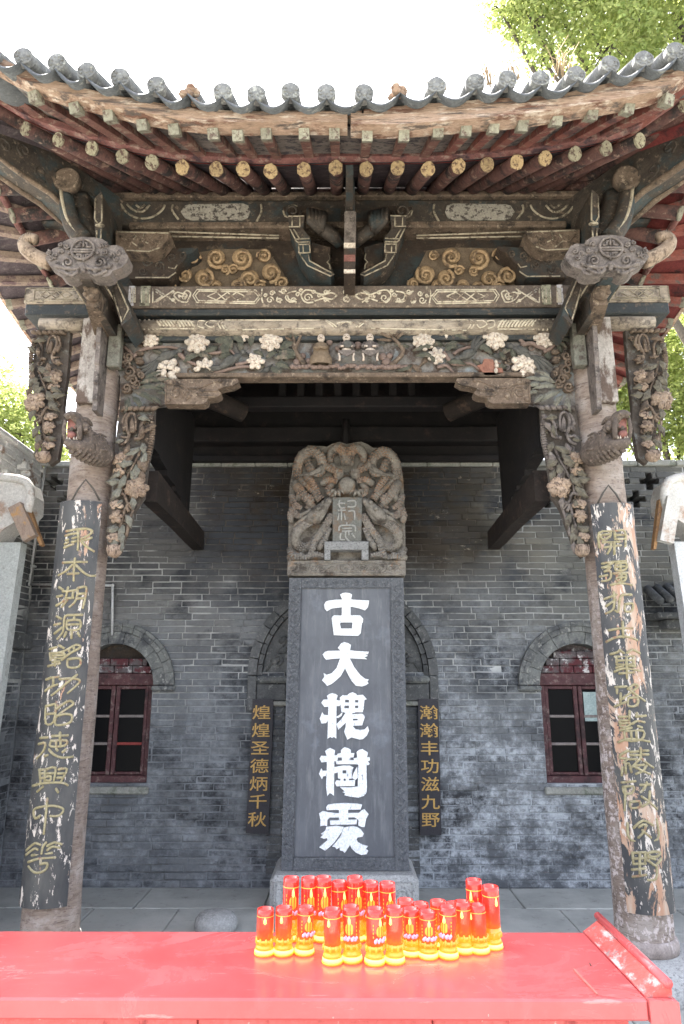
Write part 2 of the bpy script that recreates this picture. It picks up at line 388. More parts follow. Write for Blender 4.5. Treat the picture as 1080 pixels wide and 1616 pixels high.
def lacquer(name, orange, white):
    m = N(name)
    col = m.mix(m.ramp(m.noise(8, 5, .6, (1, 1, .4)), .35, .7), (.026, .027, .031), (.075, .074, .07))
    a = m.noise(24, 8, .74, (1, 1, .33), (2, 0, 1), dist=.6)
    b = m.noise(9, 8, .72, (1, 1, .3), (6, 0, 4), dist=.5)
    col = m.mix(m.ramp(b, orange, orange + .02), col, m.mix(m.ramp(m.noise(20, 5, .6, (1, 1, .2)), .4, .65), (.36, .20, .125), (.42, .34, .27)))
    col = m.mix(m.ramp(a, white, white + .012), col, (.54, .48, .43))
    m.set(Base_Color=col, Roughness=.6); m.bump(a, .5, .006); m.bump(m.noise(60, 4, .6, (1, 1, .15)), .25, .004)
    return m.m
M['lacquer_left'] = lacquer('lacquer_left', .63, .572); M['lacquer_right'] = lacquer('lacquer_right', .53, .56)

def stele_face():
    m = N('stele_face')
    col = m.mix(m.ramp(m.noise(5, 6, .65, (1, 1, .5)), .3, .7), (.072, .077, .09), (.12, .127, .143))
    col = m.mix(m.ramp(m.noise(9, 7, .7, (3, 1, .4)), .5, .75), col, (.17, .175, .185))
    col = m.mix(m.mul(m.ramp(m.noise(3, 7, .7, ONE, (3, 3, 3)), .56, .7), .6), col, (.2, .22, .26))
    m.set(Base_Color=col, Roughness=.55); m.bump(m.noise(90, 5, .6), .15, .004); return m.m
M['stele_face'] = stele_face()

def dragon_stone():
    m = N('dragon_stone')
    z = m.n('ShaderNodeSeparateXYZ'); m.l(m.pos, z.inputs[0])
    col = m.mix(m.ramp(m.noise(12, 6, .65), .3, .7), (.16, .145, .13), (.28, .26, .235))
    oc = m.mul(m.ramp(z.outputs['Z'], 2.75, 3.2), m.ramp(m.noise(5, 5, .6), .3, .5))
    col = m.mix(m.mul(oc, .85), col, (.26, .145, .082))
    v = m.n('ShaderNodeTexVoronoi', feature='F1'); v.inputs['Scale'].default_value = 46; m.l(m.pos, v.inputs['Vector'])
    col = m.mix(m.ramp(v.outputs['Distance'], .46, .28), col, m.mix(.45, col, (.05, .04, .035)))
    m.set(Base_Color=col, Roughness=.9); m.bump(v.outputs['Distance'], .8, .02); m.bump(m.noise(60, 5, .6), .3, .006); return m.m
M['dragon_stone'] = dragon_stone()
M['dragon_plain'] = mat('dragon_plain', (.155, .14, .122), (.26, .237, .205), 14, .9, [((.08, .068, .058), 8, .5, .7, ONE), ((.26, .165, .10), 6, .58, .75, ONE)], bump=.5)
M['tablet_stone'] = mat('tablet_stone', (.12, .12, .11), (.17, .17, .155), 60, .85, [((.16,.12,.09), 9, .54, .7, ONE)], bump=.3)
M['tablet_char'] = mat('tablet_char', (.3, .3, .28), (.36, .35, .33), 60, .85)

def table_red():
    m = N('table_red')
    col = m.mix(m.ramp(m.noise(2.2, 6, .65), .32, .68), (.50, .075, .075), (.58, .11, .11))
    dust = m.ramp(m.noise(3.1, 8, .72, (1, 1.6, 1), (4, 2, 0), dist=.8), .48, .72)
    col = m.mix(m.mul(dust, .22), col, (.62, .3, .29))
    scr = m.ramp(m.noise(34, 6, .7, (.12, 1, 1), (2, 2, 2)), .62, .66); col = m.mix(m.mul(scr, .35), col, (.66, .4, .37))
    chip = m.ramp(m.noise(42, 8, .8, (1, 1, 1), (3, 0, 0)), .665, .69); col = m.mix(chip, col, (.64, .5, .46))
    ash = m.ramp(m.noise(120, 3, .5, (1, 1, 1), (0, 6, 0)), .70, .73); col = m.mix(m.mul(ash, .7), col, (.2, .1, .09))
    m.set(Base_Color=col, Roughness=m.mul(m.mul(dust, .35), .16, 'ADD'))
    m.b.inputs['Specular IOR Level'].default_value = .42
    m.bump(m.noise(2.5, 4, .5), .2, .02); m.bump(m.noise(60, 5, .7), .12, .003); return m.m
M['table_red'] = table_red()
M['apron_red'] = mat('apron_red', (.46, .075, .07), (.55, .11, .10), 4, .5, [((.3, .04, .04), 12, .6, .7, (1, 1, .5)), ((.68, .38, .34), 30, .68, .73, ONE)], bump=.3, bscale=30)
M['rail_scuffed'] = mat('rail_scuffed', (.5, .08, .07), (.6, .13, .11), 8, .6, [((.66, .48, .45), 14, .5, .62, (1, .5, 1)), ((.3, .2, .19), 30, .6, .68, ONE)], bump=.3)

def emis(name, col, strength, base=None, rough=.3):
    m = N(name); m.set(Base_Color=base or col, Roughness=rough, Emission_Color=col, Emission_Strength=strength); return m.m
def lamp_plastic(name, low, high, e0, e1, h, base, speck):
    m = N(name); tc = m.n('ShaderNodeTexCoord'); z = m.n('ShaderNodeSeparateXYZ'); m.l(tc.outputs['Object'], z.inputs[0])
    g = m.ramp(z.outputs['Z'], h[0], h[1]); oi = m.n('ShaderNodeObjectInfo')
    col = m.mix(g, low, high); n = m.ramp(m.noise(speck, 4, .7), .35, .65); col = m.mix(m.mul(n, .45), col, high)
    st = m.mul(m.mul(m.ramp(z.outputs['Z'], h[1], h[0]), e0 - e1), e1, 'ADD'); st = m.mul(st, m.mul(m.mul(oi.outputs['Random'], .6), .7, 'ADD'))
    m.set(Base_Color=base, Roughness=.16, Emission_Color=col, Emission_Strength=st); m.b.inputs['Coat Weight'].default_value = .4
    m.bump(m.noise(90, 3, .6), .12, .004); return m.m
M['candle_red'] = lamp_plastic('candle_red', (1, .17, .012), (1, .03, .018), .20, .065, (.03, .12), (.68, .03, .02), 40)
M['candle_gold'] = lamp_plastic('candle_gold', (1, .52, .04), (1, .16, .01), .10, .05, (.028, .055), (.75, .32, .03), 110)
M['candle_glow'] = emis('candle_glow', (1, .62, .14), .36)
M['candle_amber'] = emis('candle_amber', (1, .33, .015), .06, (.8, .4, .05))
M['flame'] = emis('flame', (1, .55, .14), .25)
M['sticker'] = emis('sticker', (1, .30, .02), .06, (.75, .4, .05))
M['sticker_pink'] = emis('sticker_pink', (.9, .35, .5), .02, (.8, .45, .6))

def leaf_mat(name, c1, c2):
    m = N(name)
    oi = m.n('ShaderNodeObjectInfo')
    at = m.n('ShaderNodeAttribute'); at.attribute_name = 'tint'
    col = m.mix(at.outputs['Fac'], c1, c2)
    d = m.n('ShaderNodeBsdfDiffuse'); m.l(col, d.inputs[0])
    t = m.n('ShaderNodeBsdfTranslucent'); m.l(m.mix(.5, col, (.46, .52, .16)), t.inputs[0])
    x = m.n('ShaderNodeMixShader'); x.inputs[0].default_value = .62
    m.l(d.outputs[0], x.inputs[1]); m.l(t.outputs[0], x.inputs[2]); m.l(x.outputs[0], m.out.inputs[0]); return m.m
M['foliage'] = leaf_mat('foliage', (.15, .22, .075), (.36, .37, .16))
M['foliage_dark'] = leaf_mat('foliage_dark', (.04, .09, .025), (.09, .14, .03))
def floor_mat():
    m = N('floor_stone')
    oi = m.n('ShaderNodeObjectInfo')
    col = m.mix(m.ramp(m.noise(4, 7, .65), .3, .7), (.28, .285, .265), (.38, .385, .36))
    col = m.mix(1.0, col, m.mix(oi.outputs['Random'], (.9, .9, .9), (1.06, 1.06, 1.06)), 'MULTIPLY')
    col = m.mix(m.ramp(m.noise(11, 8, .75), .56, .68), col, (.17, .165, .15))
    col = m.mix(m.mul(m.ramp(m.noise(1.4, 6, .7, ONE, (3, 0, 0)), .48, .62), .6), col, (.44, .44, .41))
    col = m.mix(m.ramp(m.noise(45, 8, .8), .64, .68), col, (.1, .095, .085))
    m.set(Base_Color=col, Roughness=m.ramp(m.noise(5, 4, .6), -.4, 1.2)); m.bump(m.noise(30, 7, .7), .35, .008); return m.m
M['floor'] = floor_mat()
M['pale_dim'] = mat('pale_dim', (.25, .21, .15), (.38, .33, .25), 25, .85, [((.1, .08, .06), 18, .52, .66, ONE)])
M['cartouche'] = mat('cartouche', (.22, .2, .165), (.34, .31, .265), 25, .85, [((.06, .05, .045), 30, .50, .62, ONE)])
M['dragon_wood'] = mat('dragon_wood', (.075, .058, .048), (.14, .11, .09), 30, .85, [((.22, .17, .14), 40, .6, .72, ONE)], bump=.8, bscale=90)
M['board_white'] = mat('board_white', (.25, .22, .195), (.38, .345, .31), 8, .85, [((.10, .07, .055), 7, .48, .6, (1, 1, .4))])
M['red_batten'] = mat('red_batten', (.12, .052, .048), (.2, .088, .076), 10, .8, [((.26, .18, .15), 16, .54, .7, ONE), ((.05, .03, .035), 8, .53, .7, ONE)])
M['riser_red'] = mat('riser_red', (.12, .022, .022), (.17, .04, .035), 10, .8, [((.05, .02, .02), 8, .55, .7, ONE)])
M['purple_red'] = mat('purple_red', (.11, .045, .038), (.18, .09, .07), 9, .8, [((.26, .19, .145), 14, .55, .7, ONE), ((.05, .028, .025), 6, .53, .7, ONE)])
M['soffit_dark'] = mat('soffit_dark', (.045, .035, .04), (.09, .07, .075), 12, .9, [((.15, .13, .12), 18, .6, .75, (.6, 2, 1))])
M['eave_brown'] = mat('eave_brown', (.14, .10, .08), (.25, .19, .15), 12, .85, [((.07, .04, .045), 8, .5, .7, ONE)])
M['side_red'] = mat('side_red', (.17, .05, .04), (.26, .09, .07), 12, .85, [((.12, .09, .08), 14, .52, .68, ONE)])
M['brown_black'] = mat('brown_black', (.010, .0075, .0065), (.028, .02, .016), 9, .75, [((.06, .038, .028), 9, .58, .75, ONE)], st=(1, .4, 1))
M['plinth_dark'] = mat('plinth_dark', (.2,.2,.2), (.28,.28,.275), 18, .85, [((.13,.13,.13), 60, .56, .66, ONE)], bump=.4)
M['shaded_wood'] = mat('shaded_wood', (.006, .0055, .006), (.014, .011, .011), 6, .8, [((.03, .02, .017), 9, .62, .8, ONE)], bump=.2)  # interior shade put into a near-black wood colour
M['glare_white'] = mat('glare_white', (.6, .59, .57), (.78, .77, .75), 8, .9, [((.34, .25, .2), 7, .6, .72, ONE)], bump=.5)  # sun glare on the left parapet, put into a pale colour
M['carved_sage'] = mat('carved_sage', (.08, .07, .052), (.145, .13, .10), 25, .85, [((.05, .038, .03), 20, .53, .72, ONE)])
M['carved_dark'] = mat('carved_dark', (.05, .04, .033), (.10, .082, .068), 14, .9, [((.15, .15, .14), 20, .58, .75, ONE)])
M['block_red'] = mat('block_red', (.13, .055, .045), (.2, .09, .075), 20, .9)
# ------------------------------------------------------------------ ground and floor
g = MB(); g.add([(-90, -40, -.05), (90, -40, -.05), (90, 140, -.05), (-90, 140, -.05)], [(0, 1, 2, 3)])
ground = build('ground', g, M['cement']); tag(ground, 'grey cement courtyard ground', kind='structure')
fl = thing('floor', (0, 0, 0), 'grey stone slab floor of the pavilion', None); fl['kind'] = 'structure'
ys = [3.0, 3.52, 4.02, 4.52, 5.0, 5.5, 6.0, 6.3]; k = 0
for r in range(7):
    x = -3.4 + (.35 if r % 2 else 0)
    while x < 3.6:
        w = random.choice([.62, .75, .85, .95])
        m = MB().cbox((x + .003, ys[r] + .003, -.06), (x + w - .003, ys[r + 1] - .003, random.uniform(-.003, .003)), .006)
        build('floor_slab', m, M['floor'], fl); x += w

# ------------------------------------------------------------------ brick walls
def tint(o, vals):
    a = o.data.attributes.new('tint', 'FLOAT', 'FACE'); a.data.foreach_set('value', vals)
def brick_mb(a, b, jit=.0025, ch=.006, axis='Y', out=-1):
    # chamfered on the face one sees (towards -Y, or towards +X for a side wall)
    (x0, y0, z0), (x1, y1, z1) = a, b
    j = lambda: random.uniform(-jit, jit)
    if axis == 'Y':
        back = [(x0, y1, z0), (x1, y1, z0), (x1, y1, z1), (x0, y1, z1)]
        mid = [(x0 + j(), y0 + ch, z0 + j()), (x1 + j(), y0 + ch, z0 + j()), (x1 + j(), y0 + ch, z1 + j()), (x0 + j(), y0 + ch, z1 + j())]
        fr = [(x0 + ch + j(), y0 + j(), z0 + ch + j()), (x1 - ch + j(), y0 + j(), z0 + ch + j()), (x1 - ch + j(), y0 + j(), z1 - ch + j()), (x0 + ch + j(), y0 + j(), z1 - ch + j())]
        vs = fr + mid + back; flip = False
    else:
        back = [(x0, y0, z0), (x0, y1, z0), (x0, y1, z1), (x0, y0, z1)]
        mid = [(x1 - ch, y0 + j(), z0 + j()), (x1 - ch, y1 + j(), z0 + j()), (x1 - ch, y1 + j(), z1 + j()), (x1 - ch, y0 + j(), z1 + j())]
        fr = [(x1 + j(), y0 + ch + j(), z0 + ch + j()), (x1 + j(), y1 - ch + j(), z0 + ch + j()), (x1 + j(), y1 - ch + j(), z1 - ch + j()), (x1 + j(), y0 + ch + j(), z1 - ch + j())]
        vs = fr + mid + back; flip = False
    fs = [(0, 1, 2, 3)]
    for o in (0, 4):
        for i in range(4): fs.append((o + i, o + 4 + i, o + 4 + (i + 1) % 4, o + (i + 1) % 4))
    fs.append((11, 10, 9, 8))
    return vs, fs

WY = 6.0; ROW = .0558; NROW = 63
WIN = [(-1.985, 1.57), (1.99, 1.57)]; NICHE = (-.026, 1.65)
def openings(z):
    out = []
    for cx, cz in WIN:
        if .76 < z < cz + .01: out.append((cx - .335, cx + .335))
        elif z >= cz and z < cz + .44: h = sqrt(max(0, .44 ** 2 - (z - cz) ** 2)); out.append((cx - h, cx + h))
    cx, cz = NICHE
    if z < cz: out.append((cx - .5, cx + .5))
    elif z < cz + .78: h = sqrt(max(0, .78 ** 2 - (z - cz) ** 2)); out.append((cx - h, cx + h))
    return out
cross_up = [2.773 + .27 * k for k in range(-3, 4)] + [-2.68 + .27 * k for k in range(3)]; cross_lo = [2.638 + .27 * k for k in range(-3, 5)] + [-2.545 + .27 * k for k in range(3)]
def cross_open(z):
    out = []
    t = NROW * ROW
    for cxs, c in ((cross_up, 60.5), (cross_lo, 57.5)):
        r = z / ROW - c
        if abs(r) < .5: out += [(x - .088, x + .088) for x in cxs]
        elif abs(r) < 1.5: out += [(x - .031, x + .031) for x in cxs]
    return out
def subtract(iv, cuts):
    for a, b in cuts:
        new = []
        for p, q in iv:
            if b <= p or a >= q: new.append((p, q)); continue
            if a > p: new.append((p, a))
            if b < q: new.append((b, q))
        iv = new
    return [(p, q) for p, q in iv if q - p > .022]

wall = thing('brick_wall', (0, 6, 0), 'grey brick wall with arched windows behind the stone stele', 'wall')
core = MB(); rest = MB(); rest_t = []; cand = []
XL, XR = -2.78, 3.9
for r in range(NROW):
    z0, z1 = r * ROW, (r + 1) * ROW; zc = (z0 + z1) / 2
    par = r >= 54
    cuts = openings(zc) + (cross_open(zc) if par else [])
    for a, b in subtract([(XL, XR)], cuts): core.box((a, WY + .0035, z0 - .001), (b, WY + .26, z1))
    x = XL - random.uniform(0, .2); last = None
    while x < XR:
        L = random.choice([.235, .25, .255, .25, .125 if r % 5 == 0 else .24])
        if r < 3: L = random.choice([.30, .34, .27])
        for a, b in subtract([(max(x, XL) + .0035, min(x + L, XR) - .0035)], cuts):
            full = abs((b - a) - (L - .007)) < .002
            cand.append((a, b, z0 + .003, z1 - .003, full and .2 < L < .3))
        x += L
def seen(a, b, z):                           # not behind the columns, the boards or the stele
    x = (a + b) / 2; px = x / 6.0
    if abs(px * 5.5) < .56 and z < 3.5: return False
    if abs(abs(px * 4.2) - 1.64) < .24: return False
    if abs(x) > 2.75 or z < .1: return False
    return True
vis = [c for c in cand if c[4] and seen(c[0], c[1], (c[2] + c[3]) / 2) and c[2] > 1.0]
vis.sort(key=lambda c: abs((c[2] + c[3]) / 2 - 1.9)); pick = set(id(c) for c in vis[:300])
tmpl = []
for i in range(12):
    vs, fs = brick_mb((-.1205, 0, -.0246), (.1205, .11, .0246), .003, .005)
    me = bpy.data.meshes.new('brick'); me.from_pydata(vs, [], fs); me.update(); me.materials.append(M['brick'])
    a = me.attributes.new('tint', 'FLOAT', 'FACE'); a.data.foreach_set('value', [random.random()] * len(fs)); tmpl.append(me)
for c in cand:
    a, b, z0, z1, full = c
    dy = random.choice([random.uniform(-.003, .001)] * 8 + [random.uniform(-.009, -.005), random.uniform(-.006, -.003)])
    if id(c) in pick:
        o = bpy.data.objects.new('brick', random.choice(tmpl)); COL.objects.link(o); o.parent = wall
        o.location = ((a + b) / 2, dy, (z0 + z1) / 2); o.scale.x = (b - a) / .241
        o.rotation_euler = (random.uniform(-.012, .012), random.uniform(-.004, .004), random.uniform(-.01, .01))
    else:
        vs, fs = brick_mb((a, WY + dy, z0), (b, WY + .2, z1), .003, .006)
        rest.add(vs, fs); rest_t += [random.random()] * len(fs)
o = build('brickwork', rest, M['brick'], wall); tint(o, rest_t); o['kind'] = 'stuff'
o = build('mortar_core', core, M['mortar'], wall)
build('parapet_shade_plate', MB().box((XL, WY + .262, 55 * ROW), (XR, WY + .28, NROW * ROW)), M['arch_dark'], wall)  # dark plate added to stand in for the shade inside the crosses
cp = MB()
x = XL
while x < XR:
    w = random.uniform(.28, .36); cp.cbox((x + .002, WY - .03, NROW * ROW + .001), (x + w - .002, WY + .28, NROW * ROW + .055 + random.uniform(-.004, .004)), .008); x += w
build('coping', cp, M['cement'], wall)

# arched windows -------------------------------------------------------------
def arch_ring(cx, cz, r0, r1, y0, y1, n, name, mt, a0=0, a1=pi, gap=.004, parent=None):
    for i in range(n):
        t0 = a0 + (a1 - a0) * i / n; t1 = a0 + (a1 - a0) * (i + 1) / n
        m = MB(); ri = r0 + .001; q = gap / 2
        pts = []
        for t in [t0 + q / r1 + (t1 - t0 - 2 * q / r1) * k / 3 for k in range(4)]: pts.append((cx + r1 * cos(t), y0 + random.uniform(-.003, .003), cz + r1 * sin(t)))
        for t in [t1 - q / r0 - (t1 - t0 - 2 * q / r0) * k / 3 for k in range(4)]: pts.append((cx + ri * cos(t), y0 + random.uniform(-.003, .003), cz + ri * sin(t)))
        m.prism(pts, (0, y1 - y0, 0)); build(name, m, mt, parent)
def window(cx, cz, lab, hole):
    w = bpy.data.objects.new('window', None); COL.objects.link(w); w.parent = wall; w.location = (cx, 0.1, .76)
    ORG[w.name] = Vector((cx, 6.1, .76)); w['label'] = lab
    arch_ring(cx, cz, .345, .445, 5.975, 6.2, 9, 'arch_stone', M['arch_stone'], parent=w)
    arch_ring(cx, cz, .447, .492, 5.965, 6.1, 15, 'arch_stone', M['arch_stone'], parent=w)
    arch_ring(cx, cz, .494, .525, 5.955, 6.1, 15, 'arch_stone', M['arch_stone'], parent=w)
    for s in (-1, 1):
        build('arch_impost', MB().cbox((cx + s * .335, 5.955, cz - .05), (cx + s * .53, 6.15, cz - .006), .012), M['arch_stone'], w)
    # infill above the lintel
    for r in range(5):
        z0 = cz + .10 + r * .062; h = sqrt(max(.0, .343 ** 2 - (z0 + .06 - cz) ** 2))
        if h < .05: continue
        x = cx - h
        while x < cx + h - .01:
            b = min(x + random.choice([.16, .2, .12]), cx + h)
            if not (hole and r in (2, 3) and b > cx - .14 and x < cx + .2):
                m = MB().cbox((x + .003, 6.05 + random.uniform(-.004, .004), z0), (b - .003, 6.2, z0 + .058), .006)
                build('infill_brick', m, M['infill'], w)
            x = b
    back = MB(); pts = [(cx + .344 * cos(t * pi / 12), 6.13, cz + .344 * sin(t * pi / 12)) for t in range(13)]
    back.prism(pts, (0, .03, 0)); build('tympanum', back, M['dark_wood'] if hole else M['infill'], w)
    # timber frame, two casements of three panes each
    fr = MB(); fw = .05
    fr.cbox((cx - .333, 6.06, cz - .004), (cx + .333, 6.2, cz + .098), .006)
    fr.cbox((cx - .333, 6.05, .762), (cx + .333, 6.2, .835), .006)
    for s in (-1, 1): fr.cbox((cx + s * .333, 6.062, .836), (cx + s * .285, 6.2, cz - .006), .005)
    build('window_frame', fr, M['window_wood'], w)
    for s in (-1, 1):
        c = MB(); xi, xo = cx + s * .004, cx + s * .283
        c.cbox((xi, 6.075, .838), (xi + s * .035, 6.11, cz - .008), .004)
        c.cbox((xo - s * .03, 6.075, .838), (xo, 6.11, cz - .008), .004)
        c.cbox((xi + s * .036, 6.078, cz - .036), (xo - s * .031, 6.11, cz - .009), .004)
        c.cbox((xi + s * .036, 6.078, .839), (xo - s * .031, 6.11, .862), .004)
        build('casement', c, M['window_wood'], w)
        for i in (0, 1):
            zb = .862 + (cz - .036 - .862) * (i + 1) / 3
            bar = MB().cbox((xi + s * .036, 6.082, zb - .011), (xo - s * .031, 6.106, zb + .011), .003)
            build('glazing_bar', bar, M['window_red'] if (hole and s == 1 and i == 0) else M['window_grey'], w)
        for i in range(3):
            zb = .862 + (cz - .036 - .862) * i / 3; zt = .862 + (cz - .036 - .862) * (i + 1) / 3
            build('pane', MB().box((xi + s * .033, 6.094, zb + .005), (xo - s * .028, 6.098, zt - .005)), M['glass'], w)
    build('window_sill', MB().cbox((cx - .36, 5.965, .70), (cx + .36, 6.2, .758), .01), M['cement'], w)
    build('room_shade_sheet', MB().box((cx - .5, 6.262, .6), (cx + .5, 6.3, cz + .6)), M['shaded_wood'], w)  # dark sheet stands in for the shade of the room behind
M['infill'] = mat('infill', (.07, .05, .052), (.16, .15, .15), 10, .95, [((.10, .03, .035), 6, .48, .6, ONE), ((.5, .48, .47), 14, .58, .68, ONE)], bump=.6)
window(*WIN[0], 'arched window with a broken hole above its lintel', True)
window(*WIN[1], 'arched window with a small pale paper behind its upper pane', False)
pp = MB().box((WIN[1][0] + .05, 6.087, 1.27), (WIN[1][0] + .245, 6.091, 1.51))
build('paper_sheet', pp, mat('paper', (.28, .36, .35), (.36, .43, .42), 10), wall)

# blind arch behind the stele
cx, cz = NICHE
arch_ring(cx, cz, .735, .812, 5.96, 6.2, 17, 'arch_brick', M['arch_dark'], gap=.008, parent=wall)
arch_ring(cx, cz, .69, .731, 5.985, 6.2, 25, 'arch_brick', M['arch_dark'], gap=.007, parent=wall)
build('niche_lining', MB().prism([(cx + .80 * cos(t * pi / 18), 6.19, cz + .80 * sin(t * pi / 18)) for t in range(19)], (0, .06, 0)), M['arch_dark'], wall)
build('niche_lining', MB().box((cx - .82, 6.19, 1.36), (cx + .82, 6.235, cz)), M['arch_dark'], wall)
ty = MB(); ty.prism([(cx + .689 * cos(t * pi / 18), 6.03, cz + .689 * sin(t * pi / 18)) for t in range(19)], (0, .2, 0))
build('tympanum', ty, M['arch_dark'], wall)
ab = MB()
for s in (-1, 1):
    for k, (a, r) in enumerate(((40, .5), (22, .56), (12, .6), (30, .6), (48, .6))):
        c = Vector((cx + s * r * cos(R(a)), 6.03, cz + r * sin(R(a))))
        ab.ell(c, (.045, .02, .03), Matrix.Rotation(R(a * s), 3, 'Y'))
    sp = [Vector((cx + s * (.56 + .055 * (1 - t / 14) * cos(t * .75)), 6.028, cz + .12 + .06 * (1 - t / 16) * sin(t * .75))) for t in range(14)]
    ab.tube(sp, .012, 5)
    ab.tube([(cx + s * .66, 6.028, cz + .03), (cx + s * .5, 6.028, cz + .28), (cx + s * .3, 6.028, cz + .55)], .01, 5)
build('arch_carving', ab, M['arch_dark'], wall)
for s in (-1, 1):
    build('arch_capital', MB().cbox((cx + s * .46, 5.93, 1.585), (cx + s * .735, 6.2, 1.645), .02), M['arch_stone'], wall)
    build('pilaster_block', MB().cbox((cx + s * .485, 5.965, 1.44), (cx + s * .728, 6.2, 1.58), .008), M['arch_dark'], wall)
    build('pilaster_ledge', MB().cbox((cx + s * .47, 5.95, 1.40), (cx + s * .735, 6.2, 1.436), .008), M['cement'], wall)
    build('arch_jamb', MB().cbox((cx + s * .735, 5.962, 1.36), (cx + s * .81, 6.2, 1.645), .006), M['arch_dark'], wall)
    for r in range(23):                      # pilaster courses
        build('pilaster_brick', MB().cbox((cx + s * .486, 5.996 + random.uniform(-.003, .003), .10 + r * ROW), (cx + s * .62, 6.2, .10 + r * ROW + ROW - .006), .005), M['arch_dark'], wall)
build('niche_back', MB().box((cx - .55, 6.24, 0), (cx + .55, 6.28, 1.66)), M['dark_wood'], wall)

# left side wall that comes towards the viewer
lw = thing('brick_wall', (-2.8, 4.6, 0), 'dark brick side wall in the left corner with pierced parapet', 'wall')
core = MB(); core2 = MB(); rest = MB(); rt = []
LY0 = 3.4
lcross = [(60.5, 5.62), (57.5, 5.3), (60.5, 4.98), (57.5, 4.66), (60.5, 4.34), (57.5, 4.02), (60.5, 3.7)]
for r in range(NROW):
    z0, z1 = r * ROW, (r + 1) * ROW; zc = (z0 + z1) / 2; cuts = []
    for c, y in lcross:
        q = zc / ROW - c
        if abs(q) < .5: cuts.append((y - .12, y + .12))
        elif abs(q) < 1.5: cuts.append((y - .045, y + .045))
    for a, b in subtract([(LY0, 6.26)], cuts): (core if r <= 54 else core2).box((-3.05, a, z0 - .001), (-2.784, b, z1))
    y = LY0 - random.uniform(0, .2)
    while y < 5.99:
        L = random.choice([.25, .24, .255])
        for a, b in subtract([(max(y, LY0) + .0035, min(y + L, 5.985) - .0035)], cuts):
            dx = random.uniform(-.006, .006)
            vs, fs = brick_mb((-3.0, a, z0 + .003), (-2.78 + dx, b, z1 - .003), .004, .006, axis='X')
            if a > 5.0 and r > 16:
                m = MB().add(vs, fs); o = build('brick', m, M['glare_white' if r > 54 and a < 5.95 else 'brick'], lw); tint(o, [random.random()] * len(fs))
            else: rest.add(vs, fs); rt += [random.random()] * len(fs)
        y += L
o = build('brickwork', rest, M['brick'], lw); tint(o, rt); o['kind'] = 'stuff'
build('mortar_core', core, M['mortar'], lw); build('glare_white_core', core2, M['glare_white'], lw)
cp = MB(); y = LY0
while y < 5.98:
    cp.cbox((-3.08, y + .002, NROW * ROW + .001), (-2.74, min(y + .33, 5.98) - .002, NROW * ROW + .05), .01); y += .33
build('coping', cp, M['glare_white'], lw)
build('stone_ledge', MB().cbox((-2.785, 5.2, 1.86), (-2.68, 5.93, 1.99), .012), M['arch_dark'], lw)

# thin pipe on the corner of the wall
pm = MB()
p0, p1, p2, p3 = P(72, 735, 5.95), P(46, 922, 5.95), P(178, 924, 5.95), P(177, 1003, 5.95)
pm.tube([p0, p1 + Vector((0, 0, .01))], .011, 8); pm.tube([p1, p2], .011, 8); pm.tube([p2 + Vector((0, 0, .01)), p3], .011, 8)
for p in (p1, p2): pm.ell(p, (.016, .016, .016))
pipe = build('pipe', pm, M['pipe']); tag(pipe, 'thin grey metal pipe running down the left end of the brick wall', 'pipe')
for t in (.25, .58, .85):
    p = p0.lerp(p1, t); build('pipe_clip', MB().cbox(p - Vector((.022, .02, .008)), p + Vector((.022, .055, .008)), .003), M['pipe'], pipe)

# tiled ledge and ridge end on the right wall
tl = thing('tiled_ledge', (2.85, 5.9, 1.9), 'small dark tiled ledge on the right end of the brick wall', 'ledge')
for i in range(4):
    p = P(1042 + i * 16, 948 - i * 2, 5.72); q = p + Vector((.02, .26, .13))
    build('ledge_tile', MB().tube([p, q], [.035, .038], 10), M['tile_dark'], tl)
    build('ledge_pan', MB().beam(p + Vector((.05, .01, -.03)), q + Vector((.05, 0, -.03)), .07, .018), M['tile_dark'], tl)
lb = MB(); a = P(1038, 962, 5.75)
lb.cbox((a.x, 5.75, a.z - .07), (a.x + .6, 5.99, a.z - .02), .01); lb.cbox((a.x + .1, 5.83, a.z - .15), (a.x + .6, 5.99, a.z - .072), .01)
build('ledge_corbel', lb, M['arch_dark'], tl)
rp = P(1030, 735, 6.12); pts = [(-.1, 0), (.075, 0), (.075, .14), (.055, .145), (.03, .10), (-.03, .075), (-.08, .04)]
rm = MB().prism([rp + Vector((x, 0, z)) for x, z in pts], (0, .1, 0))
rm = rm.moved((0, 0, NROW * ROW + .055 - rp.z))
tag(build('ridge_tile', rm, M['tile_dark']), 'dark upturned ridge tile standing on top of the brick wall', 'roof tile')

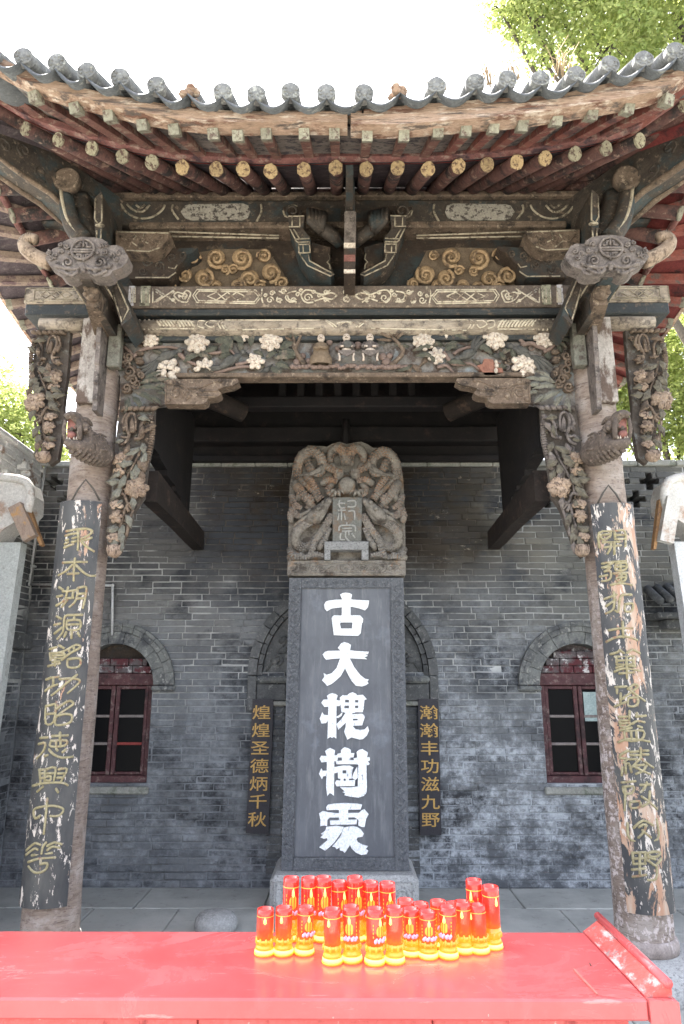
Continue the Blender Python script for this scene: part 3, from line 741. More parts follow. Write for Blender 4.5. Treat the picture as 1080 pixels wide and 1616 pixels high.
# ------------------------------------------------------------------ plastered piers left and right
def pier(s, lab):
    xe = 2.455 if s < 0 else 2.47
    t = thing('plaster_pier', (s * 2.9, 5.15, 0), lab, 'pier')
    f = lambda x, z: (s * (x + .03 * (2.6 - z)), 5.05, z)
    sh = MB().prism([f(xe, 2.62), f(xe, -.04), f(xe + .7, -.04), f(xe + .7, 2.62)], (0, .10, 0)); build('shaft', sh, M['plaster'] if s < 0 else M['plaster_white'], t)
    c = MB(); q = []
    for x, z in ((-.05, 2.56), (-.03, 2.66), (.10, 2.80), (.09, 2.90), (.06, 3.0), (-.02, 3.08), (.0, 3.18), (.10, 3.245), (.75, 3.26), (.75, 2.60)): q.append((s * (xe + x + .0), 5.0, z))
    pr = [(xe + .16, 2.62), (xe + .12, 2.70), (xe - .02, 2.80), (xe - .07, 2.86), (xe - .065, 2.98), (xe - .03, 3.08), (xe + .06, 3.13), (xe + .75, 3.15), (xe + .75, 2.62)]
    c.prism([(s * x, 4.98, z) for x, z in pr], (0, .24, 0)); build('coping', c, M['coping'], t)
    k = MB().tube(cat([(s * (xe - .05), 4.99, 2.84), (s * (xe - .06), 4.985, 3.0), (s * (xe + .05), 4.985, 3.10), (s * (xe + .5), 4.985, 3.12)], 3), .035, 8); build('coping_roll', k, M['coping'], t)
    A = P(25 if s < 0 else 1062, 798 if s < 0 else 786, 4.95); B = P(49 if s < 0 else 1050, 850 if s < 0 else 856, 4.95)
    bm = MB().beam(A, B, .10, .06, up=(0, 1, 0)); build('barge_board', bm, M['pier_wood'] if s < 0 else M['coping'], t)
    A = A + Vector((-s * .06, .07, .0)); B = B + Vector((-s * .06, .07, -.04))
    bm = MB().beam(A, B, .04, .05, up=(0, 1, 0), w1=.02); build('barge_board', bm, M['pier_rust'], t)
M['pier_rust'] = mat('pier_rust', (.28, .15, .07), (.4, .24, .12), 10, .85, [((.14, .09, .07), 9, .55, .7, ONE)])
M['plaster_white'] = mat('plaster_white', (.5, .51, .52), (.57, .58, .59), 5, .9, [((.42, .43, .43), 14, .56, .75, ONE)], bump=.3, bscale=120)
pier(-1, 'grey plastered pier with stone cap and brown board in front of the pipe')
pier(1, 'whitish plastered pier with stone cap beside the tiled ledge')
# ------------------------------------------------------------------ the pavilion
pav = thing('pavilion', (0, 5, 0), 'old carved timber pavilion with upturned grey tile roof', 'pavilion')
PX = 1.675; CYL = 4.3                        # column axes
def part(n, mb, m, lab=None, parent=None): return build(n, mb, M[m] if isinstance(m, str) else m, parent or pav, lab)

def column(s, mt):
    m = MB(); rows = []; n = 28
    for i in range(31):
        z = .2 + i * (4.02 - .2) / 30; r = .158 - .028 * i / 30
        rows.append([(s * PX + (r + .004 * sin(3 * a + z * 5) + random.uniform(-.0015, .0015)) * cos(a), CYL + (r + .004 * sin(2 * a + z * 4)) * sin(a), z) for a in [2 * pi * k / n for k in range(n)]])
    vs = [p for r in rows for p in r]
    fs = [(i * n + k, i * n + (k + 1) % n, (i + 1) * n + (k + 1) % n, (i + 1) * n + k) for i in range(30) for k in range(n)]
    m.add(vs, fs, True); c = part('column', m, mt)
    part('column_foot', MB().lathe((s * PX, CYL, .15), [(.172, 0), (.176, .045), (.168, .07), (.16, .075)], 28), M['column_foot'], parent=c)
    d = MB().lathe((s * PX, CYL, -.04), [(.30, 0), (.37, .03), (.385, .09), (.36, .15), (.27, .185), (.2, .192)], 32)
    part('column_base', d, 'plinth_stone')
M['column_foot'] = mat('column_foot', (.24, .2, .18), (.36, .31, .29), 14, .9, [((.45, .4, .38), 8, .55, .7, ONE)])
column(-1, 'column_left'); column(1, 'column_right')
for s in (-1, 1):                            # the rear pair, built into the wall's back
    part('column', MB().lathe((s * PX, 8.0, 0), [(.158, 0), (.14, 4.1)], 20), 'column_left')

# relief along px traces on the plane Y
def strokes(mb, paths, Y, rpx, smooth=True, n=5, squash=.8):
    for p in paths:
        w = [P(x, y, Y) for x, y in p]
        r = rpx * S(w[0])
        if smooth and len(w) > 2: w = cat(w, 3)
        mb.tube(w, r, n, squash)
def spiral(mb, cx, cy, r, Y, wpx, turns=1.6, s=1, a0=0.0, n=5, k=9):
    pts = []
    tot = int(k * turns) + 1
    for i in range(tot):
        t = i / (tot - 1); a = a0 + s * t * turns * 2 * pi; q = r * (1 - .80 * t)
        pts.append(P(cx + q * cos(a), cy + q * sin(a), Y))
    sc_ = S(pts[0]); mb.tube(pts, [wpx * sc_ * (1 - .3 * i / tot) for i in range(tot)], n, .9)
def px_prism(poly, Y, depth): return MB().prism([P(x, y, Y) for x, y in poly], (0, depth, 0))
def crop(o, k): return lambda pts: [(o[0] + x / k, o[1] + y / k) for x, y in pts]
def mirp(pts, c=546.5): return [(2 * c - x, y) for x, y in pts]

# main beams
M['band_white'] = mat('band_white', (.46,.43,.42), (.56,.53,.52), 20, .85, [((.2,.16,.13), 26, .56, .7, ONE)]); M['band_olive'] = mat('band_olive', (.2,.19,.13), (.3,.28,.2), 20, .85, [((.08,.07,.05), 26, .52, .66, ONE)])
part('architrave', MB().cbox((-1.60, 4.185, 4.085), (1.63, 4.42, 4.25), .012), 'beam_paint')
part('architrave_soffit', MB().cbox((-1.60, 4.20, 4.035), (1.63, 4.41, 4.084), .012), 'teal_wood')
lt = MB()
for side in (-1, 1):                         # painted lines: hexagon, lattice, hearts, chevrons, scrolls
    c8 = crop((540, 440), 2.842)
    raw = [[(410,80),(430,58),(680,55),(695,75),(680,98),(430,103),(410,80)], [(400,80),(424,50),(688,48),(706,75),(688,106),(424,111),(400,80)],
           [(470,78),(510,60),(560,95),(600,60),(640,78),(600,95),(550,60),(510,97),(470,78)],
           [(880,42),(830,76),(882,106)], [(872,58),(842,77),(872,96)], [(780,44),(872,104)], [(782,108),(870,46)], [(885,42),(886,108)], [(900,42),(901,108)], [(915,42),(916,108)], [(935,42),(936,108)], [(965,40),(966,106)],
           [(972,40),(973,106)], [(980,40),(981,106)]]
    curv = [[(732,104),(722,85),(716,62),(735,52),(750,66),(775,60),(790,76),(760,102),(732,104)], [(742,92),(732,75),(742,66),(756,80),(770,72),(762,92)],
            [(395,45),(398,75),(392,108)], [(240,55),(275,62),(290,85),(270,104),(245,100)], [(240,104),(275,92),(285,70),(320,55)], [(310,108),(330,98),(325,82)],
            [(165,55),(200,50),(220,75),(200,105),(165,105)], [(90,50),(120,70),(160,60)], [(90,105),(120,88),(160,100)], [(60,75),(85,62),(125,78),(85,92),(60,75)]]
    f = (lambda p: c8(p)) if side == 1 else (lambda p: mirp(c8(p)))
    strokes(lt, [f(p) for p in raw], 4.182, 1.25, False); strokes(lt, [f(p) for p in curv], 4.182, 1.4)
    for x, y, r in ((190,85,20),(360,95,17),(350,65,13),(20,60,14),(20,92,14),(300,58,13),(138,76,11),(235,70,11),(255,95,12),(318,98,12),(165,60,9),(110,60,10),(110,95,10),(222,52,8),(380,75,9),(795,60,8),(795,96,8),(745,85,10)):
        q = f([(x, y)])[0]; spiral(lt, q[0], q[1], r / 2.842, 4.182, 1.35, 1.3, side)
tag(part('beam_pattern', lt, 'pale_paint'), kind='stuff')
tb = MB().tube([(-1.58, 4.24, 3.95), (1.60, 4.24, 3.955)], .058, 16); part('tie_beam', tb, 'beam_tan')
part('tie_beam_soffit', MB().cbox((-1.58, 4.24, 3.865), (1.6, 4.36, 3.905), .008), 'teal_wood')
lt = MB()
for side in (-1, 1):
    c8 = crop((540, 440), 2.842); f = (lambda p: c8(p)) if side == 1 else (lambda p: mirp(c8(p)))
    def on(pp): return [(p.x, 4.24 - sqrt(max(.0, .058 ** 2 - min(.055, abs(p.z - 3.953)) ** 2)), p.z) for p in [P(x, y, 4.185) for x, y in pp]]
    def st(pp, r=1.0): w = on(f(pp)); lt.tube(cat(w, 2) if len(w) > 2 else w, r * .0052, 5)
    for i in range(11): st([(700 + i * 15, 218 - i * .6), (712 + i * 15, 196), (724 + i * 15, 184)], 1.5)
    st([(600,190),(630,186),(650,205),(620,218),(605,205)]); st([(650,190),(680,186),(684,212),(655,220)]); st([(560,182),(580,200),(565,222)]); st([(575,182),(594,200),(580,222)])
    st([(855,180),(700,192)]); st([(855,222),(700,222)])
    for x in (860, 868, 885, 905, 925, 948): st([(x, 178), (x, 226)], 1.4)
    st([(120,182),(90,205),(75,216)]); st([(110,182),(78,203),(62,216)]); st([(60,200),(20,192),(-5,205)]); st([(560,226),(130,220)]); st([(560,182),(135,184)])
tag(part('beam_pattern', lt, 'pale_paint'), kind='stuff')
for s in (-1, 1):                            # white and olive bands near the columns
    for x, w in ((966, 26), (895, 44)):
        p = P(540 + (x) / 2.842, 465, 4.18); x0 = abs(p.x)
        part('beam_band', MB().box((s * x0, 4.180, 4.092), (s * (x0 + w / 2.842 * S(p)), 4.1835, 4.243)), M['band_white'] if x > 930 else M['band_olive'])

# ------------------------------------------------------------------ carved flower panel between the columns
FY = 4.262
fp = bpy.data.objects.new('flower_panel', None); COL.objects.link(fp); fp.parent = pav; fp.location = Vector((0, 4.27, 3.6)) - ORG['pavilion']; ORG['flower_panel'] = Vector((0, 4.27, 3.6))
fpart = lambda n, mb, m, lab=None: build(n, mb, M[m], fp, lab)
fpart('panel_board', MB().box((-1.56, 4.285, 3.625), (1.56, 4.33, 3.905)), 'panel_ground')
fpart('panel_rail', MB().cbox((-1.27, 4.235, 3.588), (1.27, 4.34, 3.622), .006), 'carved_wood')

def flower(cx, cy, r, Y, petals=(8, 6), tilt=0.0, half=False, mt='petal', parent=fp, name='flower', sq=1.0):
    c = P(cx, cy, Y); k = S(c) * r; mb = MB()
    lay = [(petals[0], .68, .40, 0.0), (petals[1], .36, .34, .35 * k)]
    for n, rad, size, lift in lay:
        for i in range(n):
            a = 2 * pi * (i + random.uniform(-.12, .12)) / n + (.3 if rad < .5 else 0) + tilt
            if half and sin(a) < -.15: continue
            p = c + Vector((cos(a) * rad * k, -.012 - lift * .6 - random.uniform(0, .004), sin(a) * rad * k * sq))
            Mr = Matrix.Rotation(-a, 3, 'Y') @ Matrix.Rotation(R(24), 3, 'Z')
            sz = size * k * random.uniform(.9, 1.12)
            mb.ell(p, (sz, sz * .5, sz * .78 * sq), Mr, 8, 5)
            mb.ell(p + Vector((cos(a) * sz * .55, -sz * .1, sin(a) * sz * .55 * sq)), (sz * .5, sz * .36, sz * .5), Mr, 6, 4)
    mb.ell(c + Vector((0, -.03 - .2 * k, 0)), (.17 * k, .14 * k, .17 * k), None, 7, 4)
    return build(name, mb, M[mt], parent)
def leaf(mb, bx, by, ang, L, W, Y, lobes=3, lift=.02):
    # ang in degrees, 0 = right, 90 = up (in the picture of the panel); a closed lens with lobed edges
    b = P(bx, by, Y); k = S(b); a = R(ang); d = Vector((cos(a), 0, sin(a))); nrm = Vector((-sin(a), 0, cos(a)))
    L *= k; W *= k; n = 9; mid, le, ri = [], [], []
    for i in range(n):
        t = i / (n - 1); w = W * .5 * (sin(pi * t ** .8) ** .7) * (1 - .28 * abs(sin(t * pi * lobes)))
        p = b + d * (L * t) + nrm * (.08 * L * sin(t * 3)) + Vector((0, -lift * (.5 + sin(pi * t)) , 0))
        mid.append(p + Vector((0, -.008, 0))); le.append(p + nrm * w + Vector((0, .006, 0))); ri.append(p - nrm * w + Vector((0, .006, 0)))
    bk = [p + Vector((0, .022, 0)) for p in mid]
    vs = le + mid + ri + bk; fs = []
    for i in range(n - 1):
        fs += [(i, n + i, n + i + 1, i + 1), (n + i, 2 * n + i, 2 * n + i + 1, n + i + 1), (2 * n + i, 3 * n + i, 3 * n + i + 1, 2 * n + i + 1), (3 * n + i, i, i + 1, 3 * n + i + 1)]
    mb.add(vs, fs, False)
def branch(mb, pts, Y, rpx):
    w = cat([P(x, y, Y) - Vector((0, random.uniform(0, .012), 0)) for x, y in pts], 4); k = S(w[0])
    n = len(w); mb.tube(w, [rpx * k * (1.15 - .5 * i / n + random.uniform(-.1, .1)) for i in range(n)], 6)
for x, y, r, kw in ((238,536,15,dict(petals=(9,7))),(312,541,19,{}),(264,585,21,dict(petals=(7,3))),(324,583,17,dict(half=True)),(386,529,12,{}),(428,539,18,{}),(404,571,14,dict(petals=(6,5))),
                    (668,539,17,dict(petals=(9,7))),(689,563,14,dict(petals=(7,4))),(704,525,12,{}),(781,535,20,{}),(858,534,17,{}),(827,577,21,dict(petals=(7,4)))):
    flower(x, y, r, FY, **kw)
bt = MB().prism([P(x, y, 4.235) for x, y in [(753,577),(762,574),(764,566),(778,567),(780,571),(790,573),(795,588),(780,592),(765,592),(760,584)]], (0, .045, 0))
rg = random.Random(5)
for i in range(95):                          # low relief of leaves and tendrils between the blossoms
    x = rg.uniform(200, 895); y = rg.uniform(529, 586)
    if 460 < x < 640 and rg.random() < .8: continue
    m = MB()
    if rg.random() < .62: leaf(m, x, y, rg.uniform(0, 360), rg.uniform(18, 32), rg.uniform(9, 14), 4.279, rg.choice([1, 2, 3]), .01); fpart('carved_leaf', m, rg.choice(['carved_sage', 'carved_wood', 'bird', 'leaf_green']))
    else: spiral(m, x, y, rg.uniform(5, 9), 4.278, 1.9, 1.3, rg.choice([-1, 1]), rg.uniform(0, 6)); fpart('carved_tendril', m, rg.choice(['carved_wood', 'bark_wood', 'carved_grey']))
fpart('broken_flower', bt, 'broken_red', 'broken flower showing bare red wood with a white edge')
fpart('flower_edge', MB().merge(MB().ell(P(783,571,4.225),(.012,.012,.016))).ell(P(784,577,4.225),(.016,.012,.018)).ell(P(783,585,4.225),(.014,.012,.02)), 'petal')
for i, a in enumerate(((455,532,40,30,11),(452,536,15,26,10),(441,552,20,32,12),(440,556,-15,34,12),(432,566,0,34,12),(434,575,-20,26,12),(428,580,-45,26,12),(420,566,25,22,9),
          (350,528,-60,34,16),(338,536,-20,34,15),(352,540,-80,30,13),(366,530,-40,26,12),(330,530,40,22,9),(345,548,200,26,10),
          (283,562,160,20,9),(292,520,10,22,9),(290,572,25,28,11),(312,560,-20,24,10),(252,540,60,20,8),(220,530,150,22,9),(395,548,70,24,10),(376,540,-70,22,9),(400,555,-30,20,9),(345,566,10,24,10),(355,580,30,20,9),
          (735,530,80,20,9),(730,536,130,26,11),(745,532,50,24,10),(748,545,-30,34,12),(722,540,200,24,9),(760,528,160,24,9),(716,530,-20,26,10),
          (880,527,10,34,8),(878,531,-5,34,8),(876,535,-20,30,8),(872,538,-35,26,8),(835,523,20,24,8),(838,528,0,26,7),(800,580,170,26,10),(798,570,120,18,8),(812,567,100,18,8),(790,560,20,22,8),
          (650,555,10,40,9),(655,562,-10,34,9),(646,548,170,24,8),(700,555,20,24,9),(706,572,-10,30,10),(650,578,200,26,8),(470,528,60,18,7),(484,530,110,18,7),(676,560,-60,20,8))): lm = MB(); leaf(lm, *a[:4], a[4] * 1.25, FY); fpart('carved_leaf', lm, 'leaf_green')
for pts, r in (([(194,580),(212,562),(228,552),(245,549),(268,548),(290,553)],3.4),([(196,548),(206,556),(214,566)],3),([(320,557),(345,557),(362,552),(372,562)],3.2),([(283,559),(296,570),(312,577)],3.4),([(338,590),(362,583),(385,579),(412,580)],3.2),
               ([(372,577),(392,572),(410,566)],2.6),([(700,556),(716,575),(742,574),(757,584)],3),([(716,560),(728,552),(748,548),(778,549)],2.8),([(808,520),(820,536),(832,546)],3.4),([(822,546),(838,542),(850,548),(862,553)],4),([(690,580),(705,577),(716,590)],3),([(858,556),(872,548),(880,536)],3)): br = MB(); branch(br, pts, FY, r); fpart('carved_branch', br, 'bark_wood')
def bird(bx, by, hx, hy, tails, Y=4.238):
    m = MB(); b = P(bx, by, Y); h = P(hx, hy, Y); d = (h - b); k = S(b); ang = math.atan2(d.z, d.x)
    m.tube([b - d * .9, b - d * .45, b, b + d * .5, b + d * .85], [.004, 5.5 * k, 7.5 * k, 5.5 * k, 3 * k], 8)
    m.ell(h, (4.6 * k,) * 3); m.tube([h, h + d.normalized() * 9 * k], [2 * k, .3 * k], 5)
    m.ell(b + Vector((0, -5 * k, 2 * k)), (11 * k, 3 * k, 5 * k), Matrix.Rotation(-ang, 3, 'Y'))
    for a, L in tails: leaf(m, bx - (hx - bx) * .5, by - (hy - by) * .5, a, L, 9, Y, 1, .012)
    fpart('carved_bird', m, 'bird')
bird(262, 563, 284, 553, ((215, 40), (228, 44), (240, 40), (205, 34)))
bird(362, 571, 384, 556, ((200, 20), (185, 22)))
bird(824, 556, 806, 546, ((-28, 44), (-40, 52), (-52, 50), (-62, 40)))
bird(738, 560, 722, 566, ((60, 36), (75, 30), (45, 34)))

# little figures at the middle of the panel
rk = MB()
for i in range(34): rk.ell(P(462 + i * 5.4, 579 + random.uniform(-2, 2), 4.245), (.022, .02, .014 + random.uniform(0, .006)), None, 7, 4)
for x, y, r in ((470,572,8),(482,576,6),(478,562,6),(487,570,6),(610,572,9),(620,577,8),(604,563,7),(615,562,6),(528,528,8),(534,550,6),(560,522,7),(570,530,7),(565,545,7),(500,528,7),(520,540,6)):
    rk.ell(P(x, y, 4.265), (r * .0042, .02, r * .0042), None, 7, 4)
tag(fpart('rock_carving', rk, 'bark_wood'), kind='stuff')
for brs, lvs in (([([(482,576),(474,566),(466,552),(464,538),(461,528)],4),([(466,552),(472,538),(476,528)],3)], [(462,530,100,18,7),(476,530,70,18,7),(464,540,150,16,6)]),
                 ([([(616,578),(630,566),(636,554),(628,542),(618,532)],4)], [(618,534,150,28,8),(620,534,120,26,8),(622,532,90,24,8),(624,534,60,24,8),(626,536,35,22,8),(618,538,175,24,7)])):
    tr = MB()
    for pts, r in brs: branch(tr, pts, 4.25, r)
    o = fpart('tree_carving', tr, 'carved_wood')
    for q in lvs: lf_ = MB(); leaf(lf_, *q, 4.245, 1); fpart('carved_frond', lf_, 'carved_wood')
def figure(cx, hy, seat):
    fg = MB(); Y = 4.235; k = S(P(cx, hy, Y))
    hd = MB()
    h = P(cx, hy, Y); hd.ell(h, (6.0 * k, 6.0 * k, 7.4 * k), None, 12, 8)
    hd.ell(h + Vector((0, -5 * k, -1 * k)), (1.1 * k, 1.6 * k, 1.8 * k))
    for s in (-1, 1): hd.ell(h + Vector((s * 5.2 * k, 0, 0)), (1 * k, 1.2 * k, 2 * k))
    cp_ = MB().lathe(h + Vector((0, 0, 5.4 * k)), [(4.4 * k, 0), (3.8 * k, 1.6 * k), (2.0 * k, 3.0 * k), (.6 * k, 3.6 * k)], 10)
    for s in (-1, 1): cp_.ell(h + Vector((s * 2.2 * k, -5.7 * k, .9 * k)), (.9 * k, .6 * k, .6 * k))
    cp_.tube([h + Vector((-2.4 * k, -5.9 * k, -3 * k)), h + Vector((0, -6.4 * k, -2.3 * k)), h + Vector((2.4 * k, -5.9 * k, -3 * k))], .7 * k, 5)
    if seat:                                 # long robe spreading over a seat
        cp_.lathe(h + Vector((0, 0, -7 * k)), [(.8 * k, -5 * k), (2.4 * k, -1 * k), (2.6 * k, 2 * k)], 8)
        rows = [(3.5, 7), (9.5, 10), (11.5, 16), (12, 22), (12.5, 27), (16, 31), (17.5, 38), (17, 46)]
        g = [[h + Vector(((w * k + (.5 * k if i % 2 else 0)) * cos(2 * pi * i / 14), .6 * w * k * sin(2 * pi * i / 14), -d * k)) for i in range(15)] for w, d in rows]
        fg.sheet(g)
        fg.tube([h + Vector((-10 * k, -3 * k, -17 * k)), h + Vector((-5 * k, -10 * k, -21 * k)), h + Vector((0, -11 * k, -20 * k)), h + Vector((5 * k, -10 * k, -21 * k)), h + Vector((10 * k, -3 * k, -17 * k))], [4 * k, 3.6 * k, 2.6 * k, 3.6 * k, 4 * k], 7)
    else:                                    # half figure behind a small draped table
        fg.tube([h + Vector((0, 0, -6 * k)), h + Vector((0, 0, -10 * k)), h + Vector((0, 0, -18 * k)), h + Vector((0, 0, -25 * k))], [4 * k, 8.5 * k, 7.5 * k, 8 * k], 10)
        for s in (-1, 1): fg.tube([h + Vector((s * 8 * k, 0, -10 * k)), h + Vector((s * 11.5 * k, -3 * k, -16 * k)), h + Vector((s * 8 * k, -8 * k, -19 * k))], [3.4 * k, 3 * k, 2.8 * k], 7)
    f = build('carved_figure', fg, M['robe'] if seat else M['carved_grey'], fp)
    build('head', hd, M['skin_carved'], f); build('cap', cp_, M['carved_wood'], f)
    if not seat:
        hm = MB()
        for s in (-1, 1):
            hm.tube([h + Vector((s * 8.5 * k, -8 * k, -18.5 * k)), h + Vector((s * 4 * k, -10 * k, -19.5 * k))], [2.2 * k, 1.8 * k], 6)
        hm.ell(h + Vector((0, -6 * k, -24 * k)), (8 * k, 3.5 * k, 3 * k)); build('hand', hm, M['skin_carved'], f)
        t = MB().cbox(h + Vector((-13 * k, -12 * k, -31 * k)), h + Vector((13 * k, -3 * k, -27 * k)), .003)
        t.prism([h + Vector((x * k, -12.5 * k, z * k)) for x, z in ((-12, -31), (12, -31), (6, -35), (0, -38), (-6, -35))], (0, 2 * k, 0))
        build('table_cloth', t, M['carved_grey'], f)
        l = MB()
        for s in (-1, 1): l.tube([h + Vector((s * 11.5 * k, -9 * k, -31 * k)), h + Vector((s * 10.5 * k, -9 * k, -38 * k)), h + Vector((s * 11 * k, -9 * k, -44 * k))], [2 * k, 1.5 * k, 2 * k], 6)
        build('table_leg', l, M['skin_carved'], f)
    return f, h, k
figure(507, 534, True)
f, h, k = figure(547, 533, False)
build('round_fan', MB().lathe(h + Vector((2 * k, -11 * k, -17 * k)), [(6.5 * k, 0), (6.5 * k, 1.2 * k), (5 * k, 1.6 * k)], 14, axis='Y'), M['bird'], f)
figure(584, 533, False)

# corner scrolls and dragon-headed corbels at both ends of the panel
def corbel():
    c = crop((190, 510), 5.4)
    poly = c([(375,500),(400,480),(600,474),(820,474),(1000,473),(1012,500),(960,532),(880,545),(832,560),(845,585),(858,590),(850,612),(815,632),(745,640),(735,672),(700,690),(380,688)])
    m = MB().prism([P(x, y, 4.19) for x, y in poly], (0, .09, 0)); e = MB()
    strokes(e, [c(q) for q in ([(470,485),(560,545),(660,555),(800,500),(860,490)],[(400,520),(520,530),(600,600),(560,660)],[(650,600),(720,580),(830,575)],[(660,600),(700,625),(820,620)],[(530,640),(560,580),(600,590)],[(390,500),(385,680)])], 4.188, 1.6)
    spiral(e, *c([(475,595)])[0], 60 / 5.4, 4.188, 1.9, 1.5, -1, .3)
    for x, y in ((435,505),(850,490),(410,655),(585,625)): e.ell(P(*c([(x, y)])[0], 4.187), (.017, .012, .017))
    m.merge(e)
    return m
cb = corbel(); fpart('dragon_corbel', cb, 'carved_wood'); fpart('dragon_corbel', cb.mirror(.012), 'carved_wood')
cs = MB()
for x, y, r in ((203,563,8),(204,586,10),(200,575,7),(210,600,9),(200,612,8),(216,606,8),(222,592,6)): spiral(cs, x, y, r, 4.225, 2.6, 1.4, 1 if r % 2 else -1, y)
for i in range(14): cs.ell(P(198 + random.uniform(0, 26), 558 + i * 4.6, 4.26), (.035, .025, .02), None, 7, 4)
fpart('corner_scroll', cs, 'carved_wood'); fpart('corner_scroll', cs.mirror(.012), 'carved_wood')
cl = MB()
for a in ((222,606,10,34,12),(220,612,-8,40,12),(214,620,-30,40,12),(210,626,-55,30,11),(204,628,-100,28,11),(228,602,30,30,11),(240,612,0,30,11),(236,626,-35,26,10),(198,632,-60,24,10),(240,604,5,34,9),(248,620,-20,22,8)): leaf(cl, *a, 4.215, 3)
fpart('corner_leaf', cl, 'leaf_green'); fpart('corner_leaf', cl.mirror(.012), 'sage')
fill = MB().prism([P(x, y, 4.27) for x, y in ((190,590),(262,590),(262,638),(244,640),(190,643))], (0, .05, 0))
fpart('corner_ground', fill, 'panel_ground'); fpart('corner_ground', fill.mirror(.012), 'panel_ground')

# ------------------------------------------------------------------ carved hangings beside the columns
def hanging(mts, seed):
    rg = random.Random(seed); pm, lm_, gm = mts; out_ = []
    c = crop((170, 630), 6.21); Q = lambda x, y, Y=4.195: P(*c([(x, y)])[0], Y); k = S(Q(200, 600))
    out = c([(120,70),(460,66),(452,250),(445,400),(400,600),(372,800),(355,960),(272,1080),(182,1330),(130,1480),(60,1560),(-10,1500),(0,1100),(40,900),(70,500)])
    g = MB().prism([P(x, y, 4.235) for x, y in out], (0, .045, 0)); out_.append(('carving_ground', g, 'carved_dark'))
    t = MB()                                 # rope along the top
    for i in range(6): t.tube([Q(130 + i * 58, 118 - (i % 2) * 6, 4.215), Q(165 + i * 58, 90, 4.195), Q(205 + i * 58, 75, 4.215)], [2.2 * k, 4.2 * k, 2.2 * k], 7)
    out_.append(('carved_rope', t, gm))
    for q in ([(200,330),(180,215),(220,140),(272,165),(275,310)],[(232,330),(240,190),(258,330)],[(165,310),(145,220),(190,135)],[(305,400),(322,330),(330,250),(385,190),(445,200)],[(262,390),(345,370),(350,280)],[(130,240),(190,290),(205,370),(130,370)],[(112,450),(180,420),(218,340)],
              [(90,945),(160,930),(192,1010),(250,1085)],[(212,1105),(190,1040),(272,1000)],[(180,1345),(215,1200),(255,1080)]):
        t = MB(); w = cat([Q(*p) for p in q], 3); n = len(w); t.tube(w, [k * (3.0 - 1.2 * i / n) for i in range(n)], 7); out_.append(('carved_plume', t, gm))
    for q in ([(300,560),(225,700),(150,850),(140,930)],[(350,430),(300,560)],[(175,1060),(140,1200),(100,1350),(60,1470)],[(180,640),(150,760),(90,900)]):
        t = MB(); w = cat([Q(*p, 4.20) for p in q], 3); t.tube(w, 2.2 * k, 6); out_.append(('carved_stem', t, gm))
    s = MB(); w = cat([Q(*p, 4.205) for p in ((428,170),(440,300),(425,440),(385,590),(355,690))], 6)
    for i, p in enumerate(w): s.ell(p, (5.2 * k, 3.4 * k, 2.2 * k), Matrix.Rotation(.15 * (i % 2), 3, 'Y'), 8, 4)
    out_.append(('carved_scales', s, gm))
    L = [(300,600,-50,24,15),(290,640,-90,26,14),(255,620,180,28,15),(345,430,-70,20,12),(335,470,200,34,13),(262,540,215,28,13),(130,800,175,24,14),(135,860,235,28,14),(120,1260,200,22,12),(120,1290,-70,26,13),(160,1230,-100,24,12),(95,1340,250,24,12),(300,190,-20,20,11),(360,330,40,22,11),(232,700,-60,26,12),(180,745,240,28,13),
         (150,690,210,24,12),(220,440,-120,22,11),(380,520,-110,26,12),(250,960,-80,22,12),(150,990,230,20,11),(180,1130,-70,26,12),(150,1400,-100,20,10),(70,1290,160,14,10),(330,700,-70,22,12),(195,560,250,22,11),(350,260,-100,20,10),(160,400,200,16,9)]
    for x, y, a, l, wd in L:
        m = MB(); q = c([(x, y)])[0]; leaf(m, q[0], q[1], a + rg.uniform(-12, 12), l, wd, 4.198 - rg.uniform(0, .012), 2, .016); out_.append(('carved_leaf', m, lm_ if rg.random() < .75 else gm))
    for i in range(26):
        y_ = rg.uniform(150, 1420); x0 = 130 - y_ * .075; x1 = 440 - max(0, y_ - 350) * .27; x_ = rg.uniform(x0 + 15, x1 - 15)
        q = c([(x_, y_)])[0]; m = MB(); spiral(m, q[0], q[1], rg.uniform(3.5, 6.5), 4.212, 1.9, 1.3, rg.choice([-1, 1]), rg.uniform(0, 6), 5, 7); out_.append(('carved_tendril', m, rg.choice([gm, 'carved_wood', 'carved_sage'])))
    def fl(x, y, r, n, inner, a0=0.0, arc=2 * pi):
        m = MB(); q = Q(x, y, 4.185)
        for i in range(n):
            a = a0 + arc * (i + rg.uniform(-.15, .15)) / n; sz = r * .52 * rg.uniform(.85, 1.15) * k
            p = q + Vector((cos(a) * r * .6 * k, -.006 * (i % 2) - rg.uniform(0, .006), sin(a) * r * .6 * k)); Mr = Matrix.Rotation(-a, 3, 'Y') @ Matrix.Rotation(R(28), 3, 'Z')
            m.ell(p, (sz, sz * .38, sz * .72), Mr, 9, 6)
            for j in (-1, 0, 1): m.tube([p + Mr @ Vector((-sz * .5, -sz * .38, j * sz * .25)), p + Mr @ Vector((sz * .75, -sz * .28, j * sz * .42))], sz * .07, 4)
        for i in range(inner):
            a = a0 + 2 * pi * i / max(1, inner) + .4; sz = r * .28 * k
            m.ell(q + Vector((cos(a) * r * .25 * k, -.018, sin(a) * r * .25 * k)), (sz, sz * .7, sz * .8), None, 7, 5)
        m.ell(q + Vector((0, -.026, 0)), (r * .16 * k,) * 3, None, 7, 5); out_.append(('carved_flower', m, pm))
    fl(130, 600, 14, 5, 3, .4, 5.2); fl(115, 700, 10, 4, 2, 3.2, 3.6); fl(285, 860, 19, 7, 5); fl(325, 890, 10, 6, 3); fl(80, 1060, 12, 4, 2, .3, 2.8); fl(82, 1150, 11, 6, 4); fl(50, 1380, 12, 4, 2, .3, 2.9)
